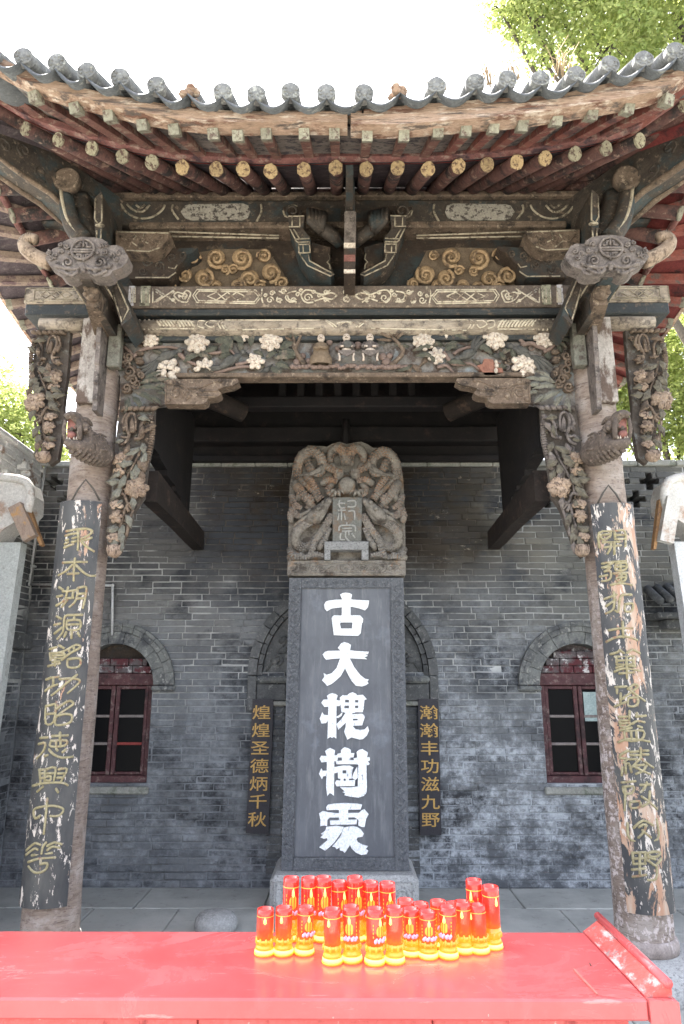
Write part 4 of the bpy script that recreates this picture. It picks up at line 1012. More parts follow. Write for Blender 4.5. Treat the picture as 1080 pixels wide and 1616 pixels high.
    m = MB(); q = Q(68, 1485, 4.18); m.ell(q, (.048, .036, .044), None, 14, 9)
    for i in range(7): m.tube(cat([q + Vector((-.04 + i * .013, -.012, .034)), q + Vector((-.034 + i * .0115, -.036, .0)), q + Vector((-.022 + i * .008, -.026, -.036))], 3), .0045, 5)
    out_.append(('carved_bud', m, pm))
    return out_
def place(pieces, tf):
    o = bpy.data.objects.new('carved_hanging', None); COL.objects.link(o); o.parent = pav
    base = tf(MB().add([(-1.4, 4.2, 3.36)], [])).v[0]; o.location = base - ORG['pavilion']; ORG[o.name] = base
    for n, mb, m in pieces: build(n, tf(mb), M[m], o)
place(hanging(('petal_pink', 'sage', 'carved_wood'), 1), lambda m: m)
place(hanging(('petal_pink', 'carved_sage', 'carved_grey'), 2), lambda m: m.mirror(.012))
def outer(m, s):
    q = MB(); q.f = list(m.f); q.sm = list(m.sm)
    # the outer ones sit higher and turn away from the column
    q.v = [Vector((-PX - (v.x + PX) * .98 - .045, v.y, (v.z - 3.364) * .94 + 3.92)) for v in m.v]; q.f = [tuple(reversed(f)) for f in q.f]
    return q if s < 0 else q.mirror(.012)
place(hanging(('petal_pink', 'carved_sage', 'carved_wood'), 3), lambda m: outer(m, -1))
place(hanging(('petal_pink', 'carved_sage', 'carved_wood'), 4), lambda m: outer(m, 1))

# ------------------------------------------------------------------ frieze above the architrave
part('frieze_back', MB().box((-1.75, 4.39, 4.25), (1.78, 4.43, 4.82)), 'dark_wood')
part('purlin', MB().cbox((-2.2, 4.26, 4.80), (2.2, 4.46, 5.0), .02), 'dark_wood2')
part('purlin_top', MB().cbox((-2.2, 4.235, 5.002), (2.2, 4.46, 5.045), .008), 'carved_wood')
part('purlin_bottom', MB().cbox((-1.55, 4.235, 4.745), (1.58, 4.42, 4.797), .01), 'carved_wood')
fr = MB(); frl = MB()
for s in (-1, 1):
    c = crop((180, 290), 2.842); f = (lambda p: c(p)) if s == -1 else (lambda p: mirp(c(p), 549))
    strokes(frl, [f(p) for p in ([(30,90),(60,130),(110,155),(170,150),(215,120),(228,95)],[(60,92),(90,120),(130,125),(160,95)],[(100,95),(120,108),(140,95)],[(265,95),(262,120),(290,160)],[(660,92),(662,125),(640,170)],[(760,120),(770,145),(800,150),(840,130),(835,105)])], 4.257, 1.9)
    for x, y, r in ((8,105,14),(800,120,30)): q = f([(x, y)])[0]; spiral(frl, q[0], q[1], r / 2.842, 4.256, 1.7, 1.5, s)
    pl = f([(300,125),(318,98),(340,92),(580,88),(604,98),(612,125),(600,152),(575,162),(345,162),(318,152)])
    pm_ = MB().prism([P(x, y, 4.252) for x, y in pl], (0, .02, 0)); part('cartouche', pm_, 'cartouche')
    strokes(frl, [f([(250,215),(740,232)]), f([(250,236),(740,244)])], 4.23, 1.6, False)
tag(part('frieze_pattern', frl, 'pale_dim'), kind='stuff')
# cloud scrolls
M['dark_tan'] = mat('dark_tan', (.10, .073, .05), (.16, .12, .085), 16, .9)
cl_l = crop((180, 290), 2.842); cl_r = crop((540, 290), 2.842)
for cc, lst in ((cl_l, ((360,335,32),(460,335,46),(575,335,50),(675,325,36),(320,410,36),(405,425,46),(535,385,26),(610,430,48),(705,400,46),(755,445,32),(455,465,36),(560,462,38),(655,462,32),(265,462,26),(500,385,24))),
                (cl_r, ((410,325,26),(490,330,46),(615,335,50),(705,320,32),(375,410,46),(465,425,42),(525,390,26),(590,390,24),(660,430,42),(745,415,46),(320,450,28),(430,462,35),(700,462,35),(540,462,34),(610,470,34)))):
    m = MB(); xs = [x for x, y, r in lst]
    for i, (x, y, r) in enumerate(lst):
        q = cc([(x, y)])[0]; spiral(m, q[0], q[1], r / 2.842 * .95, 4.318, r / 2.842 * .19, 1.45, 1 if i % 2 else -1, i, 7, 11)
        m.lathe(P(q[0], q[1], 4.371), [(r / 2.842 * .0041, 0), (r / 2.842 * .0039, .022), (r / 2.842 * .003, .026)], 16, axis='Y')
        m.ell(P(q[0], q[1], 4.335), (r * .00032, .014, r * .00032))
    b = cc([(240,470),(300,400),(330,315),(480,292),(690,295),(720,340),(760,400),(790,470)] if cc is cl_l else [(290,470),(345,370),(380,300),(490,285),(700,290),(740,325),(790,400),(820,470)])
    gnd = MB().prism([P(x, y, 4.372) for x, y in b], (0, .015, 0)); o = part('cloud_panel', m, 'tan_wood'); part('cloud_ground', gnd, 'dark_tan')
# stepped brackets at both ends and round the middle post
def brk(poly, Y0, d, m='dark_wood2', edge=True, mr=True, both=True, n='bracket_arm'):
    for s in ((0, 1) if both else (0,)):
        pp = [P(x, y, Y0) for x, y in poly]; mb = MB().prism(pp, (0, d, 0)); e = MB()
        for q in (edge or []):
            e.tube([P(x, y, Y0 - .002) for x, y in q], .0052, 5)
        o = part(n, mb if s == 0 else mb.mirror(.014), m)
        if e.v: part('bracket_line', e if s == 0 else e.mirror(.014), 'pale_dim', parent=o)
brk([(183,364),(268,366),(264,378),(252,392),(236,398),(200,396),(183,390)], 4.10, .2, 'carved_wood', [[(186,366),(266,368)],[(200,395),(236,397),(252,391)],[(215,372),(208,382),(222,392)],[(228,368),(224,380),(234,384)]])
brk([(205,394),(312,391),(306,398),(296,402),(288,414),(280,420),(276,434),(268,440),(205,440)], 4.22, .16, 'dark_wood', [[(214,438),(266,438),(278,430)],[(266,422),(276,424),(280,418)]])
cb7 = crop((440, 260), 4.909)
bs = MB()
for x, y, r, t_ in ((222,379,8,1.5),(240,384,7,1.4),(205,380,6,1.3),(254,374,5,1.2)): spiral(bs, x, y, r, 4.098, 2.0, t_, 1 if x % 2 else -1, x)
strokes(bs, [[(190,372),(200,382),(214,372)],[(228,370),(236,376),(248,368)],[(212,392),(226,388),(240,396)]], 4.098, 1.6)
part('bracket_carving', bs, 'carved_wood'); part('bracket_carving', bs.mirror(.014), 'carved_wood')
bs = MB()
for x, y, r in ((232,412,9),(252,420,8),(226,428,7),(272,406,7),(290,402,6)): spiral(bs, x, y, r, 4.218, 1.8, 1.4, 1 if x % 3 else -1, x)
part('bracket_carving', bs, 'dark_wood2'); part('bracket_carving', bs.mirror(.014), 'dark_wood2')
brk(cb7([(75,400),(200,395),(190,480),(80,480)]), 4.10, .2, 'dark_wood2', [cb7([(75,400),(200,397)]), cb7([(78,480),(165,480)]), cb7([(105,402),(105,478)]), cb7([(165,402),(165,478)])])
brk(cb7([(85,484),(175,482),(250,570),(130,578)]), 4.13, .2, 'dark_wood2', [cb7([(85,490),(128,575)]), cb7([(112,490),(160,570)]), cb7([(128,578),(240,572)])])
brk(cb7([(120,582),(245,578),(248,685),(155,688)]), 4.11, .2, 'dark_wood2', [cb7([(128,584),(150,602),(240,596)]), cb7([(155,618),(240,616)]), cb7([(158,684),(244,680)]), cb7([(190,618),(192,682)]), cb7([(155,604),(158,684)]), cb7([(240,598),(244,682)])])
brk(cb7([(160,692),(240,690),(250,745),(430,845),(405,868),(225,785)]), 4.12, .2, 'dark_wood2', [cb7([(165,694),(225,782),(400,862),(432,848)]), cb7([(232,694),(240,745),(420,842)])])
brk(cb7([(245,600),(400,640),(395,760),(430,840),(255,745)]), 4.2, .12, 'dark_wood', [cb7([(390,690),(400,730),(375,755),(395,775),(400,810)])])
brk(cb7([(30,330),(200,320),(480,340),(480,440),(300,480),(100,440)]), 4.24, .1, 'dark_wood', [])
fs_ = MB()
for i in range(5): fs_.tube([P(*cb7([(235 + i * 30, 345 + i * 7)])[0], 4.14), P(*cb7([(240 + i * 26, 440)])[0], 4.12), P(*cb7([(330, 520)])[0], 4.16)], [.02, .028, .03], 8)
fs_.tube([P(*cb7([(300,470)])[0], 4.16), P(*cb7([(430,560)])[0], 4.2), P(*cb7([(480,620)])[0], 4.24)], [.05, .05, .04], 8)
spiral(fs_, *cb7([(110,360)])[0], 14, 4.2, 2.4, 1.4)
part('claw_carving', fs_, 'dark_wood2'); part('claw_carving', fs_.mirror(.014), 'dark_wood2')
mp = MB(); a = P(552, 330, 4.1)
mp.cbox((a.x - .03, 4.0, 4.27), (a.x + .036, 4.36, 5.02), .008); part('centre_post', mp, 'dark_wood2')
cp2 = MB().cbox((a.x - .036, 3.94, 4.46), (a.x + .042, 4.3, 4.66), .012); cp2.prism([P(x, y, 3.92) for x, y in ((544,352),(548,350),(559,350),(561,357),(561,384),(543,384))], (0, .2, 0)); part('post_block', cp2, 'carved_grey')
for y0, y1 in ((383, 390), (425, 430)): part('post_band', MB().prism([P(x, y, 3.918) for x, y in ((543,y0),(561,y0),(561,y1),(543,y1))], (0, .03, 0)), 'petal')
part('post_band', MB().prism([P(x, y, 3.925) for x, y in ((543,402),(561,402),(561,412),(543,412))], (0, .05, 0)), 'block_red')
part('post_foot', MB().prism([P(x, y, 3.93) for x, y in ((543,391),(561,391),(561,432),(543,432))], (0, .3, 0)), 'dark_wood')
sp = MB(); sp.beam(P(552, 268, 3.55), P(552, 330, 4.0), .045, .06); part('centre_strut', sp, 'dark_wood2')

# ------------------------------------------------------------------ brackets in front of each column
def column_bracket(s):
    T = (lambda m: m) if s < 0 else (lambda m: m.mirror(.006))
    c = crop((20, 260), 5.4); Y = 3.60
    out = c([(278,800),(300,760),(345,715),(410,690),(430,655),(500,625),(600,612),(700,620),(765,632),(800,655),(830,688),(890,684),(940,705),(985,780),(975,830),(930,875),(850,905),(830,940),(780,955),(690,948),(640,925),(560,925),(500,960),(440,955),(400,930),(375,885),(310,850)])
    pm_ = MB().prism([P(x, y, Y) for x, y in out], (0, .10, 0)); e = MB()
    cc = P(*c([(605,730)])[0], Y); k = S(cc) / 5.4
    e.tube([cc + Vector((95 * k * cos(a * pi / 12), -.012, 95 * k * sin(a * pi / 12))) for a in range(24)], .0085, 6, closed=True)
    L = lambda pts: e.tube([P(*c([p])[0], Y - .014) for p in pts], .007, 5)
    L([(512,722),(700,722)]); L([(512,742),(700,742)]); L([(605,640),(605,700)]); L([(575,665),(575,700),(540,700)]); L([(635,665),(635,700),(670,700)]); L([(575,665),(592,665)]); L([(635,665),(618,665)])
    L([(605,765),(605,822)]); L([(545,765),(585,765),(585,795)]); L([(665,765),(625,765),(625,795)]); L([(555,785),(568,785)]); L([(655,785),(642,785)])
    for x, sg in ((470, 1), (742, -1)):
        q = c([(x, 830)])[0]; spiral(e, q[0], q[1], 52 / 5.4, Y - .012, 2.3, 1.5, sg, 1.0, 6)
        e.tube(cat([P(*c([p])[0], Y - .008) for p in ((605 - sg * 45, 905), (605 - sg * 100, 945), (605 - sg * 170, 915), (605 - sg * 200, 900))], 3), .011, 6)
        e.tube(cat([P(*c([p])[0], Y - .008) for p in ((605 - sg * 10, 860), (605 - sg * 60, 890), (605 - sg * 150, 885), (605 - sg * 240, 860))], 3), .013, 6)
        for dx, dy, r in ((145, 690, 28), (185, 740, 24), (115, 748, 14), (240, 770, 30), (280, 800, 24), (170, 905, 20), (230, 850, 20), (100, 920, 22), (300, 750, 26), (200, 680, 20)):
            q = c([(605 - sg * dx, dy)])[0]; spiral(e, q[0], q[1], r / 5.4, Y - .008, 1.8, 1.2, sg, dx, 5, 7); e.ell(P(q[0], q[1], Y - .004), (r * k * .4, .012, r * k * .4))
    e.ell(P(*c([(605,875)])[0], Y - .008), (.022, .02, .03)); e.ell(P(*c([(605,905)])[0], Y - .008), (.014, .02, .016))
    pm_.merge(e); o = part('emblem_plate', T(pm_), 'carved_grey')
    tk = MB(); w = cat([P(*c([p])[0], 3.66) for p in ((330,840),(230,800),(150,750),(105,700),(110,655),(150,632),(205,640))], 3); n = len(w)
    tk.tube(w, [(.050 - .018 * i / n) for i in range(n)], 10)
    for i in range(3, n - 2): tk.tube([w[i] + Vector((.0, -.044 * (1 - .35 * i / n), .02)), w[i] + Vector((0, -.03, -.03)), w[i] + Vector((0, 0, -.046 * (1 - .3 * i / n)))], .006, 4)
    part('tusk', T(tk), 'tusk')
    st = MB(); st.cbox((-1.70, 3.70, 3.99), (-1.50, 4.25, 4.20), .012); st.cbox((-1.665, 3.66, 3.955), (-1.535, 4.2, 3.988), .006); part('bracket_beam', T(st), 'dark_wood2')
    ln = MB()
    for x in (-1.503, -1.697): ln.tube([(x + (.004 if x > -1.6 else -.004), 3.72, 4.0), (x + (.004 if x > -1.6 else -.004), 4.22, 4.0)], .006, 5)
    part('bracket_line', T(ln), 'pale_dim')
    kn = MB(); q = P(146, 464, 3.78); kn.ell(q, (.052, .05, .05), None, 12, 8)
    for i in range(5): a = i * 1.256; kn.ell(q + Vector((.035 * cos(a), -.035, .035 * sin(a))), (.018, .016, .018), None, 6, 4)
    part('bracket_knob', T(kn), 'carved_wood')
    kb = MB(); kb.beam(q + Vector((.0, .03, -.02)), Vector((-1.63, 4.16, 3.90)), .085, .10, w1=.10, h1=.12); part('bracket_beam', T(kb), 'carved_wood')
    b2 = MB(); b2.beam((-1.56, 3.90, 3.93), (-1.55, 4.24, 3.90), .05, .14); part('bracket_arm', T(b2), 'dark_wood2')
    sd_ = MB(); sd_.prism([P(x, y, 3.92) for x, y in ((168,436),(184,440),(205,486),(208,500),(192,514))], (0, .3, 0)); o = part('bracket_arm', T(sd_), 'dark_wood2')
    sl_ = MB(); sl_.tube([P(x, y, 3.917) for x, y in ((172,440),(184,444),(203,488),(193,508),(172,440))], .006, 5); build('bracket_line', T(sl_), M['pale_dim'], o)
    # sideways ends of the two beams
    be = MB().cbox((-2.215, 4.19, 4.12), (-1.74, 4.42, 4.248), .012); part('beam_end', T(be), 'beam_tan')
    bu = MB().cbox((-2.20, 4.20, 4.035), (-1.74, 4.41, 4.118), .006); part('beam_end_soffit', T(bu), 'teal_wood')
    bl = MB(); z0, z1 = 4.135, 4.232
    for x0, x1, a0, a1 in ((-2.205, -1.80, z0, z1), (-2.14, -1.84, z0 + .014, z1 - .014)):
        bl.tube([(x0, 4.188, a0), (x1, 4.188, a0), (x1, 4.188, a1), (x0, 4.188, a1)], .0045, 4, closed=True)
    bl.tube([(-2.1, 4.187, 4.18), (-2.06, 4.187, 4.21), (-1.99, 4.187, 4.155), (-1.93, 4.187, 4.21), (-1.88, 4.187, 4.18), (-1.93, 4.187, 4.155), (-1.99, 4.187, 4.21), (-2.06, 4.187, 4.155), (-2.1, 4.187, 4.18)], .004, 4)
    part('beam_pattern', T(bl), 'pale_dim')
    t2 = MB().tube([(-2.09, 4.23, 3.972), (-1.74, 4.23, 3.972)], .05, 14); part('tie_beam_end', T(t2), 'beam_tan')
    # fin down the front of the column
    fx = -1.625; zs = [3.95, 3.74, 3.73, 3.60, 3.585, 3.47, 3.455, 3.36, 3.345, 3.285]
    pts = [(4.20, 3.95), (4.03, 3.95)]
    for i, z in enumerate(zs[1:]): pts.append((4.03 + .012 * (i // 2) + (.012 if i % 2 else 0), z))
    pts.append((4.20, 3.285))
    fn = MB().prism([(fx, y, z) for y, z in pts], (.03, 0, 0)); part('column_fin', T(fn), 'carved_grey')
    pb = MB().cbox((-1.76, 4.125, 3.36), (-1.632, 4.2, 3.97), .006); part('column_board', T(pb), 'board_white')
    pb = MB().cbox((-1.585, 4.135, 3.62), (-1.50, 4.2, 3.93), .006); part('column_board', T(pb), 'sage')
    # round-headed post and upright ear
    q = P(107, 287, 3.92); rh = MB().lathe(q, [(.085, -.03), (.09, .02), (.083, .035), (.07, .03)], 24, axis='Y'); part('post_head', T(rh), 'carved_wood')
    rs = MB(); w = cat([P(x, y, 3.95) for x, y in ((103,308),(108,335),(116,358),(132,378))], 3); rs.tube(w, [.05 + .02 * i / len(w) for i in range(len(w))], 8)
    w2 = [p + Vector((.055, .06, .06)) for p in w]; rs.tube([p + Vector((.05, .12, .08)) for p in w], .07, 8); part('post_stem', T(rs), 'dark_wood2')
    rl = MB(); rl.tube([p + Vector((-.01, -.05, 0)) for p in w], .012, 6); part('post_line', T(rl), 'pale_dim')
    ea = MB().prism([P(x, y, 3.93) for x, y in ((150,312),(160,302),(163,312),(163,350),(160,378),(152,378),(148,345))], (0, .35, 0)); part('bracket_ear', T(ea), 'dark_wood2')
    el = MB()
    for q in ([(151,314),(150,345),(154,352)], [(161,308),(161,350),(156,354)], [(153,364),(153,378)], [(160,362),(159,378)]): el.tube([P(x, y, 3.927) for x, y in q], .006, 5)
    el.ell(P(158, 356, 3.92), (.035, .02, .01)); part('bracket_line', T(el), 'pale_dim')
    # carved hip beam running out to the roof corner
    hb = MB(); A = Vector((-1.66, 4.32, 4.66)); B = Vector((-2.72, 3.14, 5.02)); d = B - A; side = d.cross(Vector((0, 0, 1))).normalized() * .07
    lowr = []; up_ = []
    for i in range(13):
        t = i / 12; p = A + d * t; lowr.append(p + Vector((0, 0, -.04 - .05 * abs(sin(t * 9)) * (1 - t) + .02 * t))); up_.append(p + Vector((0, 0, .34 - .12 * t)))
    hb.prism([p - side for p in lowr] + [p - side for p in reversed(up_)], side * 2); part('hip_beam', T(hb), 'dark_wood2')
    he = MB()
    for o_ in (-1, 1): he.tube([p + side * o_ * 1.02 for p in lowr], [.017 + random.uniform(-.006, .008) for p in lowr], 6)
    part('hip_beam_edge', T(he), 'carved_wood')
    hc = MB()
    for i in range(12):
        t = .08 + i * .075; p = A + d * t + Vector((0, 0, .06 + .07 * (i % 2)))
        for o_ in (-1, 1):
            b = p + side * o_ * 1.03; u = d.normalized(); z = Vector((0, 0, 1))
            hc.tube([b + u * (.055 * (1 - j / 11) * cos(j * .8 + i)) + z * (.055 * (1 - j / 11) * sin(j * .8 + i)) for j in range(10)], .009, 5)
    part('hip_beam_carving', T(hc), 'dark_wood2')
    # dragon head that looks out from the column
    hd = MB(); q0 = P(158, 712, 4.16)
    def D(px, py, Y): return P(px, py, Y)
    neck = cat([D(164, 720, 4.16), D(152, 714, 4.08), D(138, 706, 4.0), D(126, 696, 3.93)], 5); n = len(neck)
    hd.tube(neck, [.075 + .016 * sin(2.6 * i / n) for i in range(n)], 14)
    rg = random.Random(11)
    for i in range(2, n - 1):                # scales, and a wavy mane behind the cheek
        for a in range(9):
            t = a * 2 * pi / 9 + .35 * (i % 2); r_ = .075 + .016 * sin(2.6 * i / n); p = neck[i] + Vector((sin(t) * r_ * .75, -abs(cos(t)) * r_ * .7, cos(t) * r_ * .98))
            hd.ell(p, (.016, .012, .02), Matrix.Rotation(.6, 3, 'Y'), 6, 4)
    for i in range(6):
        hd.tube(cat([D(140 + i * 2, 684 + i * 4, 3.97), D(150 + i * 2, 690 + i * 4, 4.0), D(158 + i * 2, 685 + i * 5, 4.03), D(168, 690 + i * 5, 4.07)], 3), [.016 - .0012 * k for k in range(10)], 7)
    # upper jaw with curled snout, lower jaw, lip frame
    hd.tube(cat([D(140, 682, 3.95), D(130, 672, 3.92), D(122, 660, 3.88), D(112, 655, 3.86), D(104, 659, 3.86)], 3), [.03, .034, .036, .036, .034, .032, .032, .03, .028, .026, .024, .022, .02], 9)
    hd.tube(cat([D(142, 704, 3.96), D(130, 705, 3.91), D(116, 702, 3.87), D(103, 697, 3.86)], 3), [.05, .05, .048, .045, .04, .036, .032, .028, .024, .02], 9)
    hd.tube([D(124, 660, 3.87), D(126, 676, 3.875), D(125, 694, 3.87)], [.015, .017, .015], 7); hd.tube([D(104, 661, 3.87), D(101, 678, 3.88), D(103, 694, 3.87)], [.012, .013, .012], 7)
    for x in (108, 117): hd.ell(D(x, 655, 3.845), (.016, .016, .014), None, 8, 5)
    hd.ell(D(134, 671, 3.90), (.026, .022, .022), None, 10, 6); hd.tube(cat([D(128, 664, 3.9), D(137, 663, 3.93), D(146, 672, 3.98)], 3), [.02, .021, .02, .018, .015, .011, .006], 7)
    for i in range(5): hd.tube([D(128 - i * 5, 711 - i * 2, 3.9), D(124 - i * 5, 718 - i * 2.5, 3.91)], [.012, .003], 5)
    o = part('dragon_head', T(hd), 'dragon_wood')
    build('mouth', T(MB().prism([D(x, y, 3.885) for x, y in ((107,660),(120,659),(120,676),(107,676))], (0, .03, 0)).prism([D(x, y, 3.93) for x, y in ((106,676),(122,676),(122,693),(106,693))], (0, .02, 0))), M['tongue'], o)
    build('tongue', T(MB().ell(D(114, 688, 3.885), (.03, .04, .026))), M['tongue'], o)
    tt = MB()
    for x in (106, 110, 117, 121): tt.tube([D(x, 694, 3.862), D(x, 689, 3.865)], [.007, .002], 5)
    build('teeth', T(tt), M['petal'], o)
column_bracket(-1); column_bracket(1)
# ------------------------------------------------------------------ eaves and roof
def ytip(x): return 3.60 - .035 * x * x
def yfly(x): return 3.10 - .03 * x * x
def solve(px, py, fy):                       # point on the curved eave line seen at px, py
    Y = fy(0)
    for _ in range(4): Y = fy(P(px, py, Y).x)
    return P(px, py, Y)
tips = [(40,203),(92,220),(145,234),(193,247),(240,256),(288,264),(341,267),(384,267),(427,270),(480,268),(530,265),(578,267),(628,265),(676,267),(724,262),(769,260),(816,256),(861,250),(908,243),(957,234),(1010,221)]
T = [solve(x, y, ytip) for x, y in tips]
def ext(lst, n, s, step, zf):                # a few more out to the corner beyond the frame
    out = []
    e = lst[0] if s < 0 else lst[-1]
    for i in range(1, n + 1): out.append(zf(e.x + s * step * i))
    return out
zr = lambda x: 4.69 + .066 * x * x + .004 * abs(x) ** 3
T = [Vector((x, ytip(x), zr(x))) for x in (-2.45, -2.24)] + T + [Vector((x, ytip(x), zr(x))) for x in (2.06, 2.28, 2.46)]
def inner(t): return Vector((t.x * (1 - .14 * min(abs(t.x), 2.1)), 4.36, 5.13 - (.0 if abs(t.x) < 1.4 else .02)))
for i, t in enumerate(T):
    q = inner(t); d = (q - t); old = not (6 < i < 20)
    jr = random.uniform(-.003, .003)
    r = part('rafter', MB().tube([t, t + d * 1.25], [.042 + jr, .047 + jr], 12), 'purple_wood')
    nd = d.normalized()
    e = MB(); 
    cap = [t - nd * .004 + (nd.orthogonal().normalized() * 0)]
    x = nd.cross(Vector((0, 0, 1))).normalized(); z = x.cross(nd)
    ring = [t - nd * .004 + (x * cos(a) + z * sin(a)) * (.044 + random.uniform(-.003, .003)) for a in [2 * pi * k / 14 for k in range(14)]]
    e.prism(ring, nd * .014); part('rafter_end', e, 'rafter_end_old' if old else 'rafter_end', parent=r)
fly = [(52,152),(117,170),(171,182),(224,197),(274,204),(336,211),(375,214),(420,211),(480,211),(528,211),(580,214),(638,214),(692,208),(736,206),(780,201),(826,198),(880,189),(936,180),(994,170),(1057,157)]
FLY = [solve(x, y, yfly) for x, y in fly]
zf = lambda x: 4.475 + .082 * x * x + .006 * abs(x) ** 3
FLY = [Vector((x, yfly(x), zf(x))) for x in (-2.5, -2.3, -2.08, -1.86)][:3] + FLY + [Vector((x, yfly(x), zf(x))) for x in (2.02, 2.26, 2.5)]
def on_tip(x):                               # height of the rafter tips' line
    xs = [p.x for p in T]
    if x <= xs[0]: return T[0].z
    if x >= xs[-1]: return T[-1].z
    for a, b in zip(T, T[1:]):
        if a.x <= x <= b.x: u = (x - a.x) / (b.x - a.x); return a.z * (1 - u) + b.z * u
for f_ in FLY:
    xi = f_.x * (1 - .10 * min(abs(f_.x), 2.1) * .6); q = Vector((xi, ytip(xi) + .02, on_tip(xi) + .115))
    d = q - f_
    fr_ = part('flying_rafter', MB().beam(f_, f_ + d * 1.35, .052, .05), 'red_wood' if f_.x > .55 else 'purple_red')
    nd = d.normalized(); part('rafter_tip', MB().beam(f_ - nd * .003, f_ + nd * .055, .057, .055), 'tip_green', parent=fr_)
# boards over the rafters, red batten over their ends
xs = [-2.62 + 5.24 * i / 40 for i in range(41)]
def sm(f, x): return sum(f(x + d) for d in (-.12, -.06, 0, .06, .12)) / 5
tipz = lambda x: sm(on_tip, x)
def flyz(x):
    if x <= FLY[0].x: return FLY[0].z
    if x >= FLY[-1].x: return FLY[-1].z
    for a, b in zip(FLY, FLY[1:]):
        if a.x <= x <= b.x: u = (x - a.x) / (b.x - a.x); return a.z * (1 - u) + b.z * u
flz = lambda x: sm(flyz, x)
bat = MB(); w = [Vector((x, ytip(x) - .045, tipz(x) + .073)) for x in xs]
rows = []
for (dy, dz) in ((0, -.022), (0, .022), (.05, .022), (.05, -.022), (0, -.022)): rows.append([p + Vector((0, dy, dz)) for p in w])
bat.sheet(rows, False); part('eave_batten', bat, 'red_batten')
lst = []
for i in range(len(T) - 1):                  # short red boards closing the gap above the batten
    a, b = FLY[min(i, len(FLY) - 1)], FLY[min(i + 1, len(FLY) - 1)]
ri = MB(); w = [Vector((x, ytip(x) + .015, tipz(x) + .115)) for x in xs]
ri.sheet([[p + Vector((0, 0, -.045)) for p in w], [p + Vector((0, 0, .065)) for p in w], [p + Vector((0, .03, .065)) for p in w], [p + Vector((0, .03, -.045)) for p in w]], False); part('eave_riser', ri, 'riser_red')
so1 = []; so2 = []
for x in xs:
    t = Vector((x, ytip(x), tipz(x) + .052)); xi = x * (1 - .14 * min(abs(x), 2.1)); q = Vector((xi, 4.5, 5.24)); so1.append((t, q))
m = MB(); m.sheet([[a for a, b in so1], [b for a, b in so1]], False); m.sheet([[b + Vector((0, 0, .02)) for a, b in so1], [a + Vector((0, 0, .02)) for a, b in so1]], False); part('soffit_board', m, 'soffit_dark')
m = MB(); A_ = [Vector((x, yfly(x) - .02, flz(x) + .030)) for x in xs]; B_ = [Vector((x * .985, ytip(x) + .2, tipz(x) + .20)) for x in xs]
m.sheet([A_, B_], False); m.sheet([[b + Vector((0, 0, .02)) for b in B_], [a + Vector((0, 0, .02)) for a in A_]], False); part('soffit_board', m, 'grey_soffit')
# eave board: flat lower board and scalloped filler under the tiles
caps = [(-18,80),(37,87),(90,97),(137,110),(190,120),(247,132),(297,138),(352,143),(405,146),(459,142),(515,144),(575,145),(632,137),(689,133),(750,128),(801,124),(853,123),(909,116),(963,100),(1016,92),(1066,79),(1115,66)]
ycap = lambda x: 2.99 - .03 * x * x
CAP = [solve(x, y + 2, ycap) for x, y in caps]
zc_ = lambda x: CAP[0].z + .22 * (CAP[0].x - x) * 1.0 if x < 0 else CAP[-1].z + .22 * (x - CAP[-1].x)
CAP = [Vector((x, ycap(x), zc_(x))) for x in (-2.52, -2.35, -2.17)] + CAP + [Vector((x, ycap(x), zc_(x))) for x in (2.16, 2.33, 2.5)]
def capz(x):
    if x <= CAP[0].x: return CAP[0].z
    if x >= CAP[-1].x: return CAP[-1].z
    for a, b in zip(CAP, CAP[1:]):
        if a.x <= x <= b.x: u = (x - a.x) / (b.x - a.x); return a.z * (1 - u) + b.z * u
def eave_strip(n, z0, z1, y0, y1, mt, x0=-2.6, x1=2.6, k=41):
    m = MB(); xx = [x0 + (x1 - x0) * i / (k - 1) for i in range(k)]
    fo = lambda x, z, y: Vector((x, yfly(x) + y, z(x)))
    m.sheet([[fo(x, z0, y0) for x in xx], [fo(x, z1, y0) for x in xx], [fo(x, z1, y1) for x in xx], [fo(x, z0, y1) for x in xx], [fo(x, z0, y0) for x in xx]], False)
    m.prism([fo(x0, z0, y0), fo(x0, z1, y0), fo(x0, z1, y1), fo(x0, z0, y1)], (.0005, 0, 0)); m.prism([fo(x1, z0, y0), fo(x1, z1, y0), fo(x1, z1, y1), fo(x1, z0, y1)], (-.0005, 0, 0))
    return part(n, m, mt)
zb = lambda x: flz(x) + .028
cz = lambda x: sm(capz, x)
eave_strip('eave_board', zb, lambda x: zb(x) + .062, -.055, .04, 'eave_wood', -2.6, .012, 30); eave_strip('eave_board', lambda x: zb(x) - .012, lambda x: zb(x) + .055, -.06, .04, 'eave_wood', .03, 2.6, 30)
eave_strip('tile_filler', lambda x: zb(x) + .064, lambda x: max(cz(x) - .045, zb(x) + .075), -.035, .04, 'eave_wood', -2.6, .09, 40); eave_strip('tile_filler', lambda x: zb(x) + .058, lambda x: max(cz(x) - .045, zb(x) + .07), -.042, .04, 'eave_wood', .10, 2.6, 40)
slope = Vector((0, .88, .47)).normalized()
def roof_up(p): return Vector((p.x * -.05, 1, .50 - .05 * abs(p.x))).normalized()
